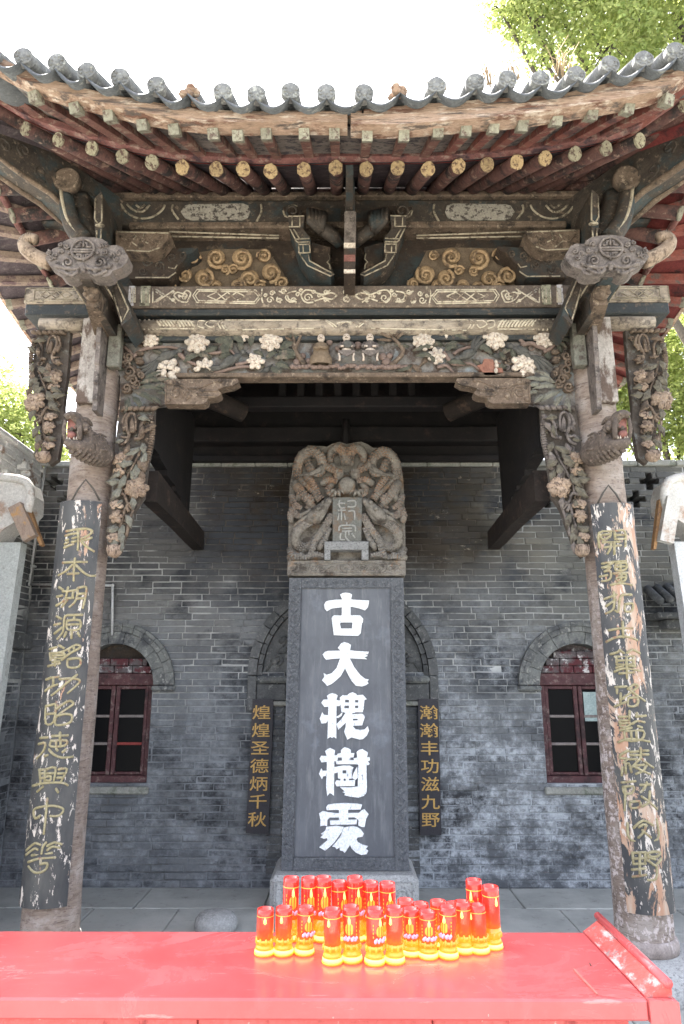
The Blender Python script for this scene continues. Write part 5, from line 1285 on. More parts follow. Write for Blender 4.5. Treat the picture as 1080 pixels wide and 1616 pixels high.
for i, p in enumerate(CAP):
    u = roof_up(p); broken = i in (9, 15)
    x = u.cross(Vector((0, 0, 1))).normalized(); z = x.cross(u)
    st_ = .10 if broken else 0
    t = MB(); pts = [p + u * (st_ + k * .3) + Vector((0, 0, .012 * k)) for k in range(7)]
    t.tube(pts, [.044] * 7, 12); o = part('cap_tile', t, 'tile', 'cap tile whose round end is broken off' if broken else None)
    if not broken:
        e = MB(); tilt = Matrix.Rotation(random.uniform(-.12, .12), 3, 'Z') @ Matrix.Rotation(random.uniform(-.1, .16), 3, 'X')
        L = MB().lathe((0, 0, 0), [(.051, -.03), (.051, .006), (.044, .009), (.041, .003), (.02, .003), (.015, .008), (.006, .009)], 20, axis='Y')
        for k in range(8): a = k * pi / 4 + i; L.ell((.031 * cos(a), -.005, .031 * sin(a)), (.009, .006, .006), Matrix.Rotation(-a, 3, 'Y'), 6, 4)
        e.v = [p + tilt @ v for v in L.v]; e.f = L.f; e.sm = [False] * len(L.f)
        part('tile_end', e, 'tile', parent=o)
    else:
        e = MB()
        for k in range(6): e.ell(p + Vector((random.uniform(-.04, .04), random.uniform(-.01, .08), random.uniform(-.03, .03))), (.03, .03, .022), None, 6, 4)
        part('mortar_lump', e, 'eave_wood', parent=o)
    if i < len(CAP) - 1:                     # pan tile hanging between two caps
        q = CAP[i + 1]; m = MB(); n = 9; dz = random.uniform(-.008, .008)
        top, bot, tb_, bb_ = [], [], [], []
        for k in range(n):
            s_ = k / (n - 1); c0 = p.lerp(q, s_); sag = sin(pi * s_)
            a = c0 + Vector((0, .012, -.020 - .056 * sag + dz)); b = a + Vector((0, -.030, -.034 - .012 * sag))
            top.append(a); bot.append(b); tb_.append(a + u * .5); bb_.append(b + u * .5 + Vector((0, .02, .008)))
        m.sheet([tb_, top, bot, bb_, tb_], True); part('pan_tile', m, 'tile_dark')
# main roof surfaces, hipped, up to the ridge
RG = 6.9
m = MB(); xr = lambda x: x * .42
g_ = []
for k in range(9):
    t = k / 8; row = []
    for x in xs:
        e0 = Vector((x, ycap(x) + .06, cz(x) - .035)); top = Vector((xr(x), 6.0, RG))
        v = e0.lerp(top, t); v.z -= .35 * sin(pi * t) * (1 - .3 * abs(x) / 2.6); row.append(v)
    g_.append(row)
m.sheet(g_); part('roof_slope', m, 'tile_dark')
m = MB(); m.sheet([[Vector((v.x, 12.0 - v.y, v.z)) for v in r][::-1] for r in g_]); part('roof_slope', m, 'tile_dark')
def zside(y): return 4.40 + .088 * (6 - y) ** 2
ysd = [3.05 + 5.9 * i / 36 for i in range(37)]
for s in (-1, 1):
    g2 = []
    for k in range(7):
        t = k / 6; row = []
        for y in ysd:
            e0 = Vector((s * 2.74, y, zside(y) + .16)); top = Vector((s * 1.1, 6.0 + (y - 6) * .02, RG)); v = e0.lerp(top, t); v.z -= .35 * sin(pi * t); row.append(v)
        g2.append(row)
    m = MB(); m.sheet(g2 if s < 0 else [r[::-1] for r in g2]); part('roof_slope', m, 'tile_dark')
    # side eaves: boards, rafters, flying rafters, tile edge
    m = MB(); rr = [[Vector((s * 2.72, y, zside(y) + .035)) for y in ysd], [Vector((s * 2.28, 6 + (y - 6) * .86, zside(y) * .45 + 4.66 * .55 + .08)) for y in ysd], [Vector((s * 1.55, 6 + (y - 6) * .62, 5.22)) for y in ysd]]
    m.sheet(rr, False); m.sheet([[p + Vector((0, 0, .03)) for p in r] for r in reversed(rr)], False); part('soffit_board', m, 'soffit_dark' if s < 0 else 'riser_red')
    n = 22
    for i in range(n):
        y = 3.55 + 5.2 * i / (n - 1); a = Vector((s * 2.30, 6 + (y - 6) * .88, zside(y) * .45 + 4.62 * .55)); b = Vector((s * 1.62, 6 + (y - 6) * .70, 5.12))
        r = part('rafter', MB().tube([a, a + (b - a) * 1.1], .048, 10), 'purple_wood'); nd = (b - a).normalized()
        part('rafter_end', MB().tube([a - nd * .004, a + nd * .01], .05, 12), 'tip_green', parent=r)
        y2 = y + .08; a = Vector((s * 2.70, y2, zside(y2))); b = Vector((s * 2.22, 6 + (y2 - 6) * .88, zside(y2) * .45 + 4.66 * .55 + .06))
        r = part('flying_rafter', MB().beam(a, b, .055, .055), 'eave_brown' if s < 0 else 'side_red')
        nd = (b - a).normalized(); part('rafter_tip', MB().beam(a - nd * .003, a + nd * .04, .06, .06), 'tip_green', parent=r)
    for nm, zo, h, x0, mt in (('eave_board', .03, .06, 2.715, 'eave_wood'), ('tile_filler', .092, .05, 2.73, 'tile_dark')):
        m = MB(); m.sheet([[Vector((s * x, y, zside(y) + z)) for y in ysd] for x, z in ((x0, zo), (x0 + .03, zo), (x0 + .03, zo + h), (x0, zo + h), (x0, zo))], False); part(nm, m, mt)
    for i in range(20):
        y = 3.95 + 4.85 * i / 19; p = Vector((s * 2.80, y, zside(y) + .15))
        part('cap_tile', MB().tube([p, p + Vector((-s * .8, 0, .42))], .05, 8), 'tile_dark')
        q = p + Vector((0, .12, -.05)); part('pan_tile', MB().beam(q, q + Vector((-s * .3, 0, .16)), .13, .03), 'tile_dark')
    bt_ = MB(); ws = [Vector((s * 2.33, 6 + (y - 6) * .88, zside(y) * .45 + 4.62 * .55 + .07)) for y in ysd]; bt_.tube(ws, .03, 4); part('eave_batten', bt_, 'red_batten')
    # side frames of the pavilion: upper beam, tie beam into the wall, dark boarding above
    part('side_beam', MB().cbox((s * 1.60, 4.4, 4.03), (s * 1.80, 8.0, 4.25), .01), 'shaded_wood')
    part('side_boarding', MB().box((s * 1.68, 4.4, 4.25), (s * 1.72, 8.0, 5.1)), 'shaded_wood')
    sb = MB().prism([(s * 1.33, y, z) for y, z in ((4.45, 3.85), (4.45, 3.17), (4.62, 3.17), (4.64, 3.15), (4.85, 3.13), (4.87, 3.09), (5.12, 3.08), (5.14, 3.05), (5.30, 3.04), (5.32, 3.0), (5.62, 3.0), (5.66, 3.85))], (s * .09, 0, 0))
    part('side_beam', sb, 'shaded_wood')
    part('side_beam', MB().cbox((s * 1.62, 4.4, 3.82), (s * 1.78, 8.0, 4.028), .01), 'shaded_wood')
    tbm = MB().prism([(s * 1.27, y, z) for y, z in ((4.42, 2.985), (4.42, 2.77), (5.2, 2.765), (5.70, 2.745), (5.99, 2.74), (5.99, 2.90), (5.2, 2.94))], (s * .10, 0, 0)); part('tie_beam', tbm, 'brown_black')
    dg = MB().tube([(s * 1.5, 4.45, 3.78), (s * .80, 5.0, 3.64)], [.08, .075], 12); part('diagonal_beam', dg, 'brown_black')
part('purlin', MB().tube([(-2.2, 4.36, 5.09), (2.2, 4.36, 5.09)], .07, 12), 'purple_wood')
part('added_rear_closure', MB().box((-1.72, 6.03, 3.60), (1.72, 6.07, 5.3)), 'shaded_wood')  # boards added to close the back and keep the interior dark
part('rear_beam', MB().cbox((-1.72, 5.9, 3.545), (1.72, 6.12, 3.60), .01), 'shaded_wood')
part('rear_beam', MB().cbox((-1.72, 5.86, 3.72), (1.72, 6.02, 3.86), .01), 'shaded_wood')
part('ceiling', MB().box((-1.75, 4.44, 4.62), (1.75, 6.1, 4.66)), 'shaded_wood')
for i in range(8): part('ceiling_batten', MB().cbox((-.56 + i * .155, 5.3, 3.90), (-.50 + i * .155, 5.34, 4.2), .004), 'shaded_wood')
part('ceiling_beam', MB().cbox((-1.6, 5.26, 3.80), (1.6, 5.38, 3.898), .01), 'shaded_wood')
part('king_post', MB().tube([(.0, 5.7, 3.55), (.0, 5.7, 3.86)], .035, 8), 'shaded_wood')
# dry weeds that grow between the tiles
for lab, px, py in (('dry brown weeds sprouting from the roof left of the green branches', 762, 112), ('tall dry weeds sprouting from the roof tiles before the tree', 806, 112), ('bleached dry weeds on the roof above the tile ends', 893, 100), ('lone thin dry stalk standing on the roof tiles', 690, 118)):
    p = P(px, py + 8, 3.15); m = MB()
    for i in range(3 if 'lone' in lab else 16):
        a = random.uniform(-.12, .12); h = random.uniform(.08, .22); q = p + Vector((random.uniform(-.07, .07), random.uniform(-.03, .06), 0))
        m.tube([q + Vector((0, 0, -.04)), q + Vector((a * .3, 0, h * .5)), q + Vector((a, random.uniform(-.03, .03), h))], [.0035, .003, .001], 4)
    tag(build('dry_weeds', m, M['weed']), lab, 'weeds', 'dry weeds on the roof')
# ------------------------------------------------------------------ stone stele
ste = thing('stone_stele', (0, 5.55, 0), 'tall dark stone stele with dragon crown and large white characters', 'stele')
SY = 5.5
sp_ = lambda n, mb, m, lab=None: build(n, mb, M[m], ste, lab)
pl = MB().cbox((-.548, 5.36, -.01), (.520, 6.0, .245), .035); sp_('plinth', pl, 'plinth_stone')
pe = MB()
for x0, x1, z0, z1 in ((-.50, -.06, .03, .21), (.03, .47, .03, .21)):
    pe.tube([(x0, 5.358, z0), (x1, 5.358, z0), (x1, 5.358, z1), (x0, 5.358, z1)], .006, 4, closed=True)
    for k in range(3): 
        c0 = Vector((x0 + .08 + k * .14, 5.358, .12)); pe.tube([c0 + Vector(((.05 - .004 * j) * cos(j * .7), 0, (.05 - .004 * j) * sin(j * .7))) for j in range(11)], .007, 5)
tag(sp_('plinth_carving', pe, 'plinth_stone'), kind='stuff')
def quad(y, inset, pts=((444,1374),(646,1374),(637,912),(457,912))):
    q = [P(x, yy, SY) for x, yy in pts]
    return q
q = quad(SY, 0); m = MB().prism([Vector((p.x, SY + .012, p.z)) for p in q], (0, .22, 0)); sp_('shaft', m, 'stele_face')
def band(pts, y=SY - .004, d=.03): return MB().prism([Vector((P(a, b, SY).x, y, P(a, b, SY).z)) for a, b in pts], (0, d, 0))
for pts in (((444,1374),(462,1374),(476,912),(457,912)), ((624,1374),(646,1374),(637,912),(617,912)), ((476.3,912),(616.7,912),(617,927),(476,927)), ((463,1374),(623.5,1374),(623,1353),(464,1353))):
    sp_('border_band', band(pts), 'stele_border')
sc_ = MB()
for s, xa, xb, w in ((-1, 466, 452.5, 7), (1, 627, 635.5, 7)):
    pass
def bandx(side, y): t = (1374 - y) / 462.0; return (453 + 13.5 * t) if side < 0 else (635 - 8 * t)
for side in (-1, 1):
    y = 930; i = 0
    while y < 1345:
        x = bandx(side, y); spiral(sc_, x, y, 6.5, SY - .005, 1.1, 1.25, 1 if i % 2 else -1, i * 2.1)
        strokes(sc_, [[(x - 7, y + 8), (x, y + 14), (x + 7, y + 22)], [(x + 7, y + 7), (x + 1, y + 12), (x - 6, y + 20)], [(x - 3, y + 16), (x + 4, y + 22)]], SY - .005, .9)
        y += 24; i += 1
for i in range(9): spiral(sc_, 484 + i * 15.6, 919.5, 5, SY - .005, 1.0, 1.2, 1 if i % 2 else -1, i)
strokes(sc_, [[(500,1357),(594,1357),(600,1363),(594,1370),(500,1370),(494,1363),(500,1357)]], SY - .005, 1.0)
for i in range(8): spiral(sc_, 505 + i * 12, 1363.5, 4.5, SY - .005, 1.0, 1.2, 1 if i % 2 else -1, i)
strokes(sc_, [[(476,928),(476.5,927.5),(617,927.5),(623,1352),(463.5,1352),(476,928)]], SY - .006, .8, False)
tag(sp_('border_carving', sc_, 'stele_border'), kind='stuff')

# five large white characters
B1 = crop((490, 925), 9.79); B2 = crop((490, 1085), 8.98); B3 = crop((490, 1170), 8.08)
BIG = [
 (B1, [[(460,130),(500,108),(545,100),(610,108),(645,130),(632,200),(622,330),(622,470),(485,470),(487,330),(490,200)], [(212,290),(240,238),(290,222),(400,208),(640,206),(800,218),(908,222),(905,255),(890,325),(845,375),(760,345),(640,318),(480,325),(330,345),(255,388),(222,345)],
   [(330,500),(340,470),(370,452),(478,455),(458,575),(475,662),(470,762),(362,755),(345,620)], [(440,455),(700,450),(770,452),(818,505),(810,560),(785,582),(655,575),(640,560),(480,560),(440,590)], [(652,555),(800,560),(783,700),(775,735),(700,752),(642,660)], [(440,655),(655,655),(782,712),(762,745),(738,768),(560,765),(362,757)]]),
 (B1, [[(190,1055),(225,1015),(275,1000),(480,995),(620,992),(730,1005),(905,1012),(892,1050),(840,1055),(888,1072),(875,1088),(830,1092),(880,1130),(620,1115),(470,1115),(340,1125),(245,1138),(212,1100)],
   [(425,955),(470,890),(515,862),(580,878),(628,908),(612,1000),(610,1130),(570,1220),(520,1300),(470,1390),(400,1455),(330,1512),(260,1542),(225,1500),(180,1455),(215,1400),(205,1340),(255,1370),(330,1345),(405,1265),(455,1130),(470,1000)],
   [(530,1100),(612,1120),(680,1255),(770,1370),(845,1430),(905,1442),(880,1475),(900,1500),(860,1530),(800,1550),(705,1538),(645,1475),(590,1380),(545,1290),(525,1220)]]),
 (B2, [[(235,118),(275,88),(310,80),(360,92),(388,115),(372,165),(368,725),(335,700),(310,715),(280,700),(242,728),(255,300),(250,170)], [(155,215),(185,172),(260,168),(420,182),(438,215),(415,262),(300,268),(198,275)], [(132,440),(150,400),(168,345),(190,385),(255,395),(245,480),(220,505),(160,510)], [(355,420),(405,395),(460,345),(445,400),(395,432)],
   [(530,100),(560,78),(600,66),(655,92),(662,150),(535,155)], [(418,140),(462,106),(500,130),(475,345),(440,345),(430,260)], [(470,112),(660,110),(745,102),(800,165),(765,180),(470,172)], [(455,212),(760,212),(755,256),(455,258)], [(450,296),(760,290),(740,345),(520,358),(470,352)], [(548,90),(636,90),(632,360),(548,360)], [(682,120),(768,160),(758,260),(742,350),(680,350)],
   [(500,352),(605,352),(560,430),(480,520),(398,598),(370,520),(440,450)], [(508,370),(602,380),(602,545),(640,590),(700,600),(770,595),(815,545),(832,610),(800,680),(745,730),(700,736),(580,705),(525,738),(478,625),(500,560)], [(580,378),(735,370),(775,405),(745,500),(735,535),(600,542),(596,468),(670,464),(672,442),(600,442)]]),
 (B2, [[(208,902),(245,872),(280,858),(350,890),(342,960),(335,1535),(300,1505),(275,1495),(240,1540),(222,1400),(235,1100),(230,960)], [(132,1010),(152,968),(230,970),(392,958),(385,1040),(240,1050),(160,1062)], [(122,1222),(155,1145),(175,1180),(235,1180),(222,1252),(185,1258),(165,1300)], [(330,1130),(405,1118),(412,1200),(335,1215)],
   [(432,890),(460,862),(490,845),(540,862),(575,885),(562,1048),(452,1048)], [(382,940),(440,926),(625,930),(612,990),(390,990)], [(358,1042),(500,1032),(645,1028),(642,1085),(372,1086)], [(385,1118),(470,1105),(560,1106),(612,1135),(590,1170),(402,1172)], [(388,1130),(458,1140),(455,1280),(392,1282)], [(508,1140),(602,1130),(580,1290),(512,1280)], [(400,1218),(592,1216),(586,1288),(400,1290)], [(350,1350),(370,1315),(480,1322),(635,1308),(630,1392),(372,1398)], [(425,1282),(472,1284),(470,1330),(425,1330)], [(500,1282),(550,1284),(548,1330),(502,1330)], [(615,1205),(665,1118),(672,1275),(640,1310),(590,1280)],
   [(655,915),(690,882),(740,872),(818,920),(798,1000),(795,1180),(802,1400),(798,1485),(758,1532),(680,1558),(560,1542),(480,1522),(500,1500),(455,1480),(490,1470),(420,1410),(560,1415),(672,1400),(680,1100)], [(612,1002),(700,985),(842,988),(845,1030),(815,1045),(842,1080),(820,1098),(640,1086)]]),
 (B3, [[(202,842),(225,808),(300,795),(440,788),(600,795),(660,806),(655,830),(640,868),(440,872),(210,876)], [(365,800),(482,800),(484,1060),(366,1060)], [(112,918),(160,890),(215,900),(330,918),(620,912),(655,880),(690,866),(742,928),(712,988),(692,1092),(655,1090),(612,1072),(614,1000),(562,968),(250,970),(218,1000),(214,1082),(180,1070),(125,1082),(130,1000)], [(250,1010),(420,1005),(595,996),(590,1056),(255,1062)],
   [(205,1090),(330,1075),(425,1092),(400,1155),(350,1225),(300,1295),(245,1345),(190,1392),(115,1350),(160,1310),(220,1260),(212,1232),(175,1240),(130,1225),(165,1190),(135,1180),(190,1140)], [(428,1100),(500,1085),(562,1082),(545,1200),(500,1330),(440,1420),(410,1395),(378,1390),(372,1350),(335,1375),(315,1345),(280,1340),(330,1280),(385,1210)], [(535,1082),(600,1092),(645,1125),(682,1178),(665,1215),(602,1222),(590,1250),(605,1285),(660,1315),(735,1338),(705,1370),(738,1395),(720,1435),(650,1447),(580,1415),(525,1360),(490,1280)]]),
]
for fn, polys in BIG:
    m = MB()
    for i, pg in enumerate(polys): m.prism([Vector((p.x, SY - .002 - .0007 * i, p.z)) for p in [P(a, b, SY) for a, b in fn(pg)]], (0, .02, 0))
    sp_('character', m, 'white_paint')

# dragon crown
C = crop((450, 690), 5.684)
cr = MB(); ol = C([(28,1105),(34,700),(42,430),(62,330),(75,230),(120,130),(205,75),(310,78),(380,85),(425,58),(490,42),(555,62),(620,46),(685,40),(745,66),(790,95),(870,98),(960,130),(1025,205),(1050,300),(1065,440),(1076,700),(1084,1105)])
cr.prism([P(x, y, SY + .035) for x, y in ol], (0, .195, 0)); sp_('crown', cr, 'dragon_plain')
def coil(pts, r, Y=SY + .0): 
    w = cat([P(*C([p])[0], Y - .045 * sin(i * 1.1) - .01) for i, p in enumerate(pts)], 4); k = S(w[0]) / 5.684; n = len(w)
    return w, [r * k * (.72 + .28 * sin(pi * min(1, (i + 3) / n))) for i in range(n)]
def dragon(s):
    f = (lambda p: p) if s < 0 else (lambda p: [(1114 - x, y) for x, y in p])
    m = MB(); sc2 = MB(); row = 0
    for pts, r in (([(330,300),(325,190),(230,130),(145,190),(115,300),(150,390),(250,480),(320,560)],50),([(540,250),(530,140),(470,100),(412,150),(398,250)],48),([(95,410),(130,470),(200,560),(270,640)],44),([(180,330),(230,390),(280,470),(300,560)],34),
                   ([(320,740),(200,770),(110,850),(95,930),(150,990),(230,975),(310,880),(385,760),(410,700)],46),([(270,900),(250,1000),(205,1085)],32),([(60,640),(110,700),(170,720)],34),([(60,520),(90,600),(150,640)],30),([(30,1080),(120,1070),(200,1080)],30),([(200,200),(240,300),(300,330),(350,300)],36),([(110,560),(150,520),(240,560),(200,640)],34),([(60,760),(50,680),(110,600)],30),([(300,1000),(345,940),(400,820)],30),([(330,420),(400,380),(470,400)],34),([(420,250),(450,300),(520,310)],34),([(40,1000),(70,1060),(160,1050)],28),([(200,1080),(270,1050),(340,1060)],26),([(430,420),(390,470),(420,520),(480,500)],30),([(350,250),(420,290),(480,330)],34)):
        w, rr = coil(f(pts), r); m.tube(w, rr, 10)
        acc = 0
        for i in range(1, len(w)):           # rows of scales over the front of the coil, a ridge along its back
            seg = w[i] - w[i - 1]; d = seg.normalized(); sd_ = d.cross(Vector((0, -1, 0))).normalized(); acc += seg.length
            if acc < .017: continue
            acc = 0; row += 1
            for q in range(-2, 3):
                a_ = (q + .5 * (row % 2)) * .50; R_ = rr[i] * .97
                if abs(a_) > 1.25: continue
                p = w[i] + sd_ * (sin(a_) * R_) + Vector((0, -cos(a_) * R_, 0))
                Mr = Matrix((d, sd_, Vector((0, -1, 0)))).transposed() @ Matrix.Rotation(-a_, 3, 'X')
                sc2.ell(p, (.0105, .0075, .0055), Mr, 6, 4)
    o = sp_('dragon', m, 'dragon_plain')
    k_ = build('scales', sc2, M['dragon_stone'], o); k_['kind'] = 'stuff'
    h = MB(); Z = lambda x, y, d=.07: P(*C(f([(x, y)]))[0], SY - d)
    k = S(Z(300, 700)) / 5.684
    h.tube([Z(190,760,.05), Z(255,710,.09), Z(320,650,.1), Z(375,590,.09), Z(400,550,.07)], [38 * k, 62 * k, 55 * k, 38 * k, 26 * k], 9)
    h.tube([Z(255,760,.07), Z(320,720,.09), Z(375,650,.09)], [30 * k, 26 * k, 14 * k], 7)
    h.ell(Z(345,585,.13), (22 * k,) * 3); h.ell(Z(395,575,.1), (26 * k,) * 3); h.ell(Z(300,640,.15), (28 * k, 22 * k, 20 * k))
    h.tube([Z(260,690,.12), Z(180,720,.08), Z(90,790,.05), Z(60,850,.03)], [24 * k, 20 * k, 15 * k, 8 * k], 7)
    h.tube([Z(240,650,.1), Z(160,690,.07), Z(60,700,.04)], [20 * k, 16 * k, 6 * k], 7)
    for j in range(4): h.tube([Z(240 - j * 14, 780 + j * 8, .07), Z(190 - j * 18, 820 + j * 14, .05)], [10 * k, 4 * k], 5)
    build('dragon_head', h, M['dragon_plain'], o)
    cl = MB()
    for dx, dy in ((-50, 0), (-20, 22), (15, 20), (45, 0)): cl.tube([Z(470 + dx * .3, 470 + dy * .3, .06), Z(470 + dx, 480 + dy, .09), Z(475 + dx * 1.25, 510 + dy, .07)], [16 * k, 17 * k, 8 * k], 6)
    cl.ell(Z(480, 335, .05), (52 * k, 30 * k, 48 * k)); cl.ell(Z(482, 335, .075), (24 * k, 20 * k, 22 * k)); 
    cl.tube([Z(335,245,.06), Z(300,300,.09), Z(230,330,.08), Z(130,345,.06)], [14 * k, 26 * k, 22 * k, 10 * k], 7)
    build('claw', cl, M['dragon_plain'], o)
dragon(-1); dragon(1)
pz = P(*C([(557, 430)])[0], SY - .07); sp_('pearl', MB().ell(pz, (.072, .072, .072), None, 20, 12), 'dragon_plain')
tb_ = MB().prism([P(x, y, SY - .075) for x, y in C([(428,540),(694,540),(682,955),(428,955)])], (0, .1, 0)); to = sp_('title_tablet', tb_, 'tablet_stone')
tc = MB(); PLY = SY - .077
def tstroke(paths):
    for p in paths:
        w = [P(x, y, PLY) for x, y in C(p)]; tc.tube(cat(w, 3) if len(w) > 2 else w, 8.5 / 5.684 * S(w[0]), 5, .5)
tstroke([[(472,605),(492,590),(542,592)],[(492,562),(484,600),(500,632),(542,632)],[(474,656),(545,654)],[(508,632),(506,745)],[(484,680),(474,745)],[(530,680),(542,740)],[(558,572),(628,570),(628,620),(560,622)],[(566,664),(622,662),(624,742)]])
build('character', tc, M['tablet_char'], to); tc = MB()
tstroke([[(484,840),(488,800),(520,790),(600,790),(630,800),(632,845)],[(555,760),(553,792)],[(514,818),(600,815)],[(512,842),(602,840)],[(502,860),(496,915),(540,918)],[(545,845),(546,900),(590,945)],[(600,860),(628,905)],[(572,845),(574,880)]])
build('character', tc, M['tablet_char'], to)
tm = MB()
tm.cbox(P(*C([(352,1010)])[0], SY - .10), P(*C([(745,958)])[0], SY + .02), .006)
tm.cbox(P(*C([(352,1098)])[0], SY - .095), P(*C([(410,1012)])[0], SY + .02), .004); tm.cbox(P(*C([(688,1098)])[0], SY - .095), P(*C([(745,1012)])[0], SY + .02), .004)
sp_('tablet_stand', tm, 'plinth_dark')
M_ = MB(); a = P(*C([(20,1245)])[0], SY); b = P(*C([(1080,1105)])[0], SY)
M_.cbox((a.x, SY - .03, a.z), (b.x, SY + .22, b.z), .008); sp_('crown_band', M_, 'dragon_plain')
e = MB()
strokes(e, [C([(110,1140),(150,1130),(970,1135),(1000,1165),(985,1215),(130,1215),(105,1180),(110,1140)])], SY - .032, 1.2)
for i in range(10):
    x, y = C([(160 + i * 88, 1175)])[0]
    spiral(e, x, y, 6, SY - .033, 1.8, 1.3, 1 if i % 2 else -1, i); strokes(e, [[(x + 5, y + 4), (x + 9, y - 3), (x + 13, y - 5)]], SY - .033, 1.6)
for k in range(6): a_ = k * pi / 3; x, y = C([(550, 1178)])[0]; e.ell(P(x + 6 * cos(a_), y + 4 * sin(a_), SY - .034), (.022, .014, .016))
tag(sp_('band_carving', e, 'dragon_plain'), kind='stuff')

# ------------------------------------------------------------------ two small couplet boards on the wall
def text_mesh(ch, depth=.0016):
    cu = bpy.data.curves.new('t', 'FONT'); cu.body = ch; cu.size = 1; cu.extrude = depth; cu.align_x = 'CENTER'; cu.align_y = 'CENTER'; cu.resolution_u = 3; cu.offset = .006
    o = bpy.data.objects.new('t', cu); COL.objects.link(o); bpy.context.view_layer.update()
    me = bpy.data.meshes.new_from_object(o.evaluated_get(bpy.context.evaluated_depsgraph_get()))
    bpy.data.objects.remove(o); return me
def wall_board(quad_, chars, x_top, x_bot, y0, y1, size, lab):
    BY = 5.945
    pts = [P(x, y, BY) for x, y in quad_]; base = sum(pts, Vector()) / 4
    t = thing('couplet_board', base, lab, 'couplet')
    build('board', MB().prism(pts, (0, .035, 0)), M['black_board'], t)
    for i, ch in enumerate(chars):
        u = i / (len(chars) - 1); p = P(x_top + (x_bot - x_top) * u, y0 + (y1 - y0) * u, BY - .003)
        me = text_mesh(ch); xs_ = [v.co.x for v in me.vertices]; ys_ = [v.co.y for v in me.vertices]
        if not xs_: continue
        mx, my = (min(xs_) + max(xs_)) / 2, (min(ys_) + max(ys_)) / 2; hgt = max(max(ys_) - min(ys_), .8 * (max(xs_) - min(xs_)))
        k = size * S(p) / .92
        for v in me.vertices: v.co = Vector(((v.co.x - mx) * k * 1.12, -v.co.z * 1.0 , (v.co.y - my) * k * .84)) + (p - base)
        me.materials.append(M['gold']); o = bpy.data.objects.new('character', me); COL.objects.link(o); o.parent = t
    for x, y in ((quad_[0][0] + 2, quad_[0][1] + 3), (quad_[1][0] - 2, quad_[1][1] + 3)): build('nail', MB().ell(P(x, y, BY - .001), (.005, .004, .005), None, 6, 4), M['wire'], t)
wall_board([(399,1103),(432,1103),(424,1317),(388,1315)], '煌煌圣德炳千秋', 413, 406, 1124, 1293, 25, 'narrow black board with gold characters on the wall, left of the stele')
wall_board([(660,1103),(692,1103),(697,1318),(663,1318)], '瀚瀚丰功滋九野', 677, 680, 1124, 1294, 25, 'narrow black board with gold characters on the wall, right of the stele')

# ------------------------------------------------------------------ curved couplet boards on the two columns
def onboard(px, py, X0, Rr):
    Y = 4.13
    for _ in range(3):
        p = P(px, py, Y); dx = max(-Rr * .95, min(Rr * .95, p.x - X0)); Y = CYL - sqrt(Rr * Rr - dx * dx)
    return P(px, py, Y)
def column_board(s, mt, z0, z1, chars, lab, loop):
    X0 = s * PX; t = thing('couplet_board', (X0, CYL - .19, z0), lab, 'couplet')
    ro, ri = .186, .166; n = 16; A = R(46)
    g = []
    for r_, order in ((ro, 1), (ri, -1)):
        for k in (range(n + 1) if order == 1 else range(n, -1, -1)):
            a = -A + 2 * A * k / n; g.append((X0 + r_ * sin(a), CYL - r_ * cos(a)))
    g.append(g[0]); m = MB(); rows = []
    for i in range(25):
        z = z0 + (z1 - z0) * i / 24; rows.append([Vector((x, y, z)) for x, y in g])
    m.sheet(rows, False); N_ = len(g) - 1
    for z in (z0, z1): m.add([(x, y, z) for x, y in g[:-1]], [(k, k + 1, N_ - 2 - k, N_ - 1 - k) if z == z0 else (k, N_ - 1 - k, N_ - 2 - k, k + 1) for k in range(n)])
    build('board', m, mt, t)
    for o, k, paths in chars:
        c = crop(o, k); mb = MB()
        for p in paths:
            w = [onboard(x, y, X0, ro + .001) for x, y in c(p)]
            w = cat(w, 3) if len(w) > 2 else w
            r_ = 2.05 * S(w[0]); n_ = len(w)
            mb.tube(w, [r_ * (1.1 - .3 * i / n_) for i in range(n_)], 7)
            for q in (w[0], w[-1]): mb.ell(q, (r_, r_, r_), None, 6, 4)
        build('character', mb, M['bronze'], t)
    wm = MB(); wm.tube([onboard(x, y, X0, .172) + Vector((0, -.004, 0)) for x, y in loop], .006, 6); build('hanger_wire', wm, M['wire'], t)
L1, L2, L3, L4 = (70, 820), (60, 960), (40, 1090), (20, 1240); k98 = 9.818
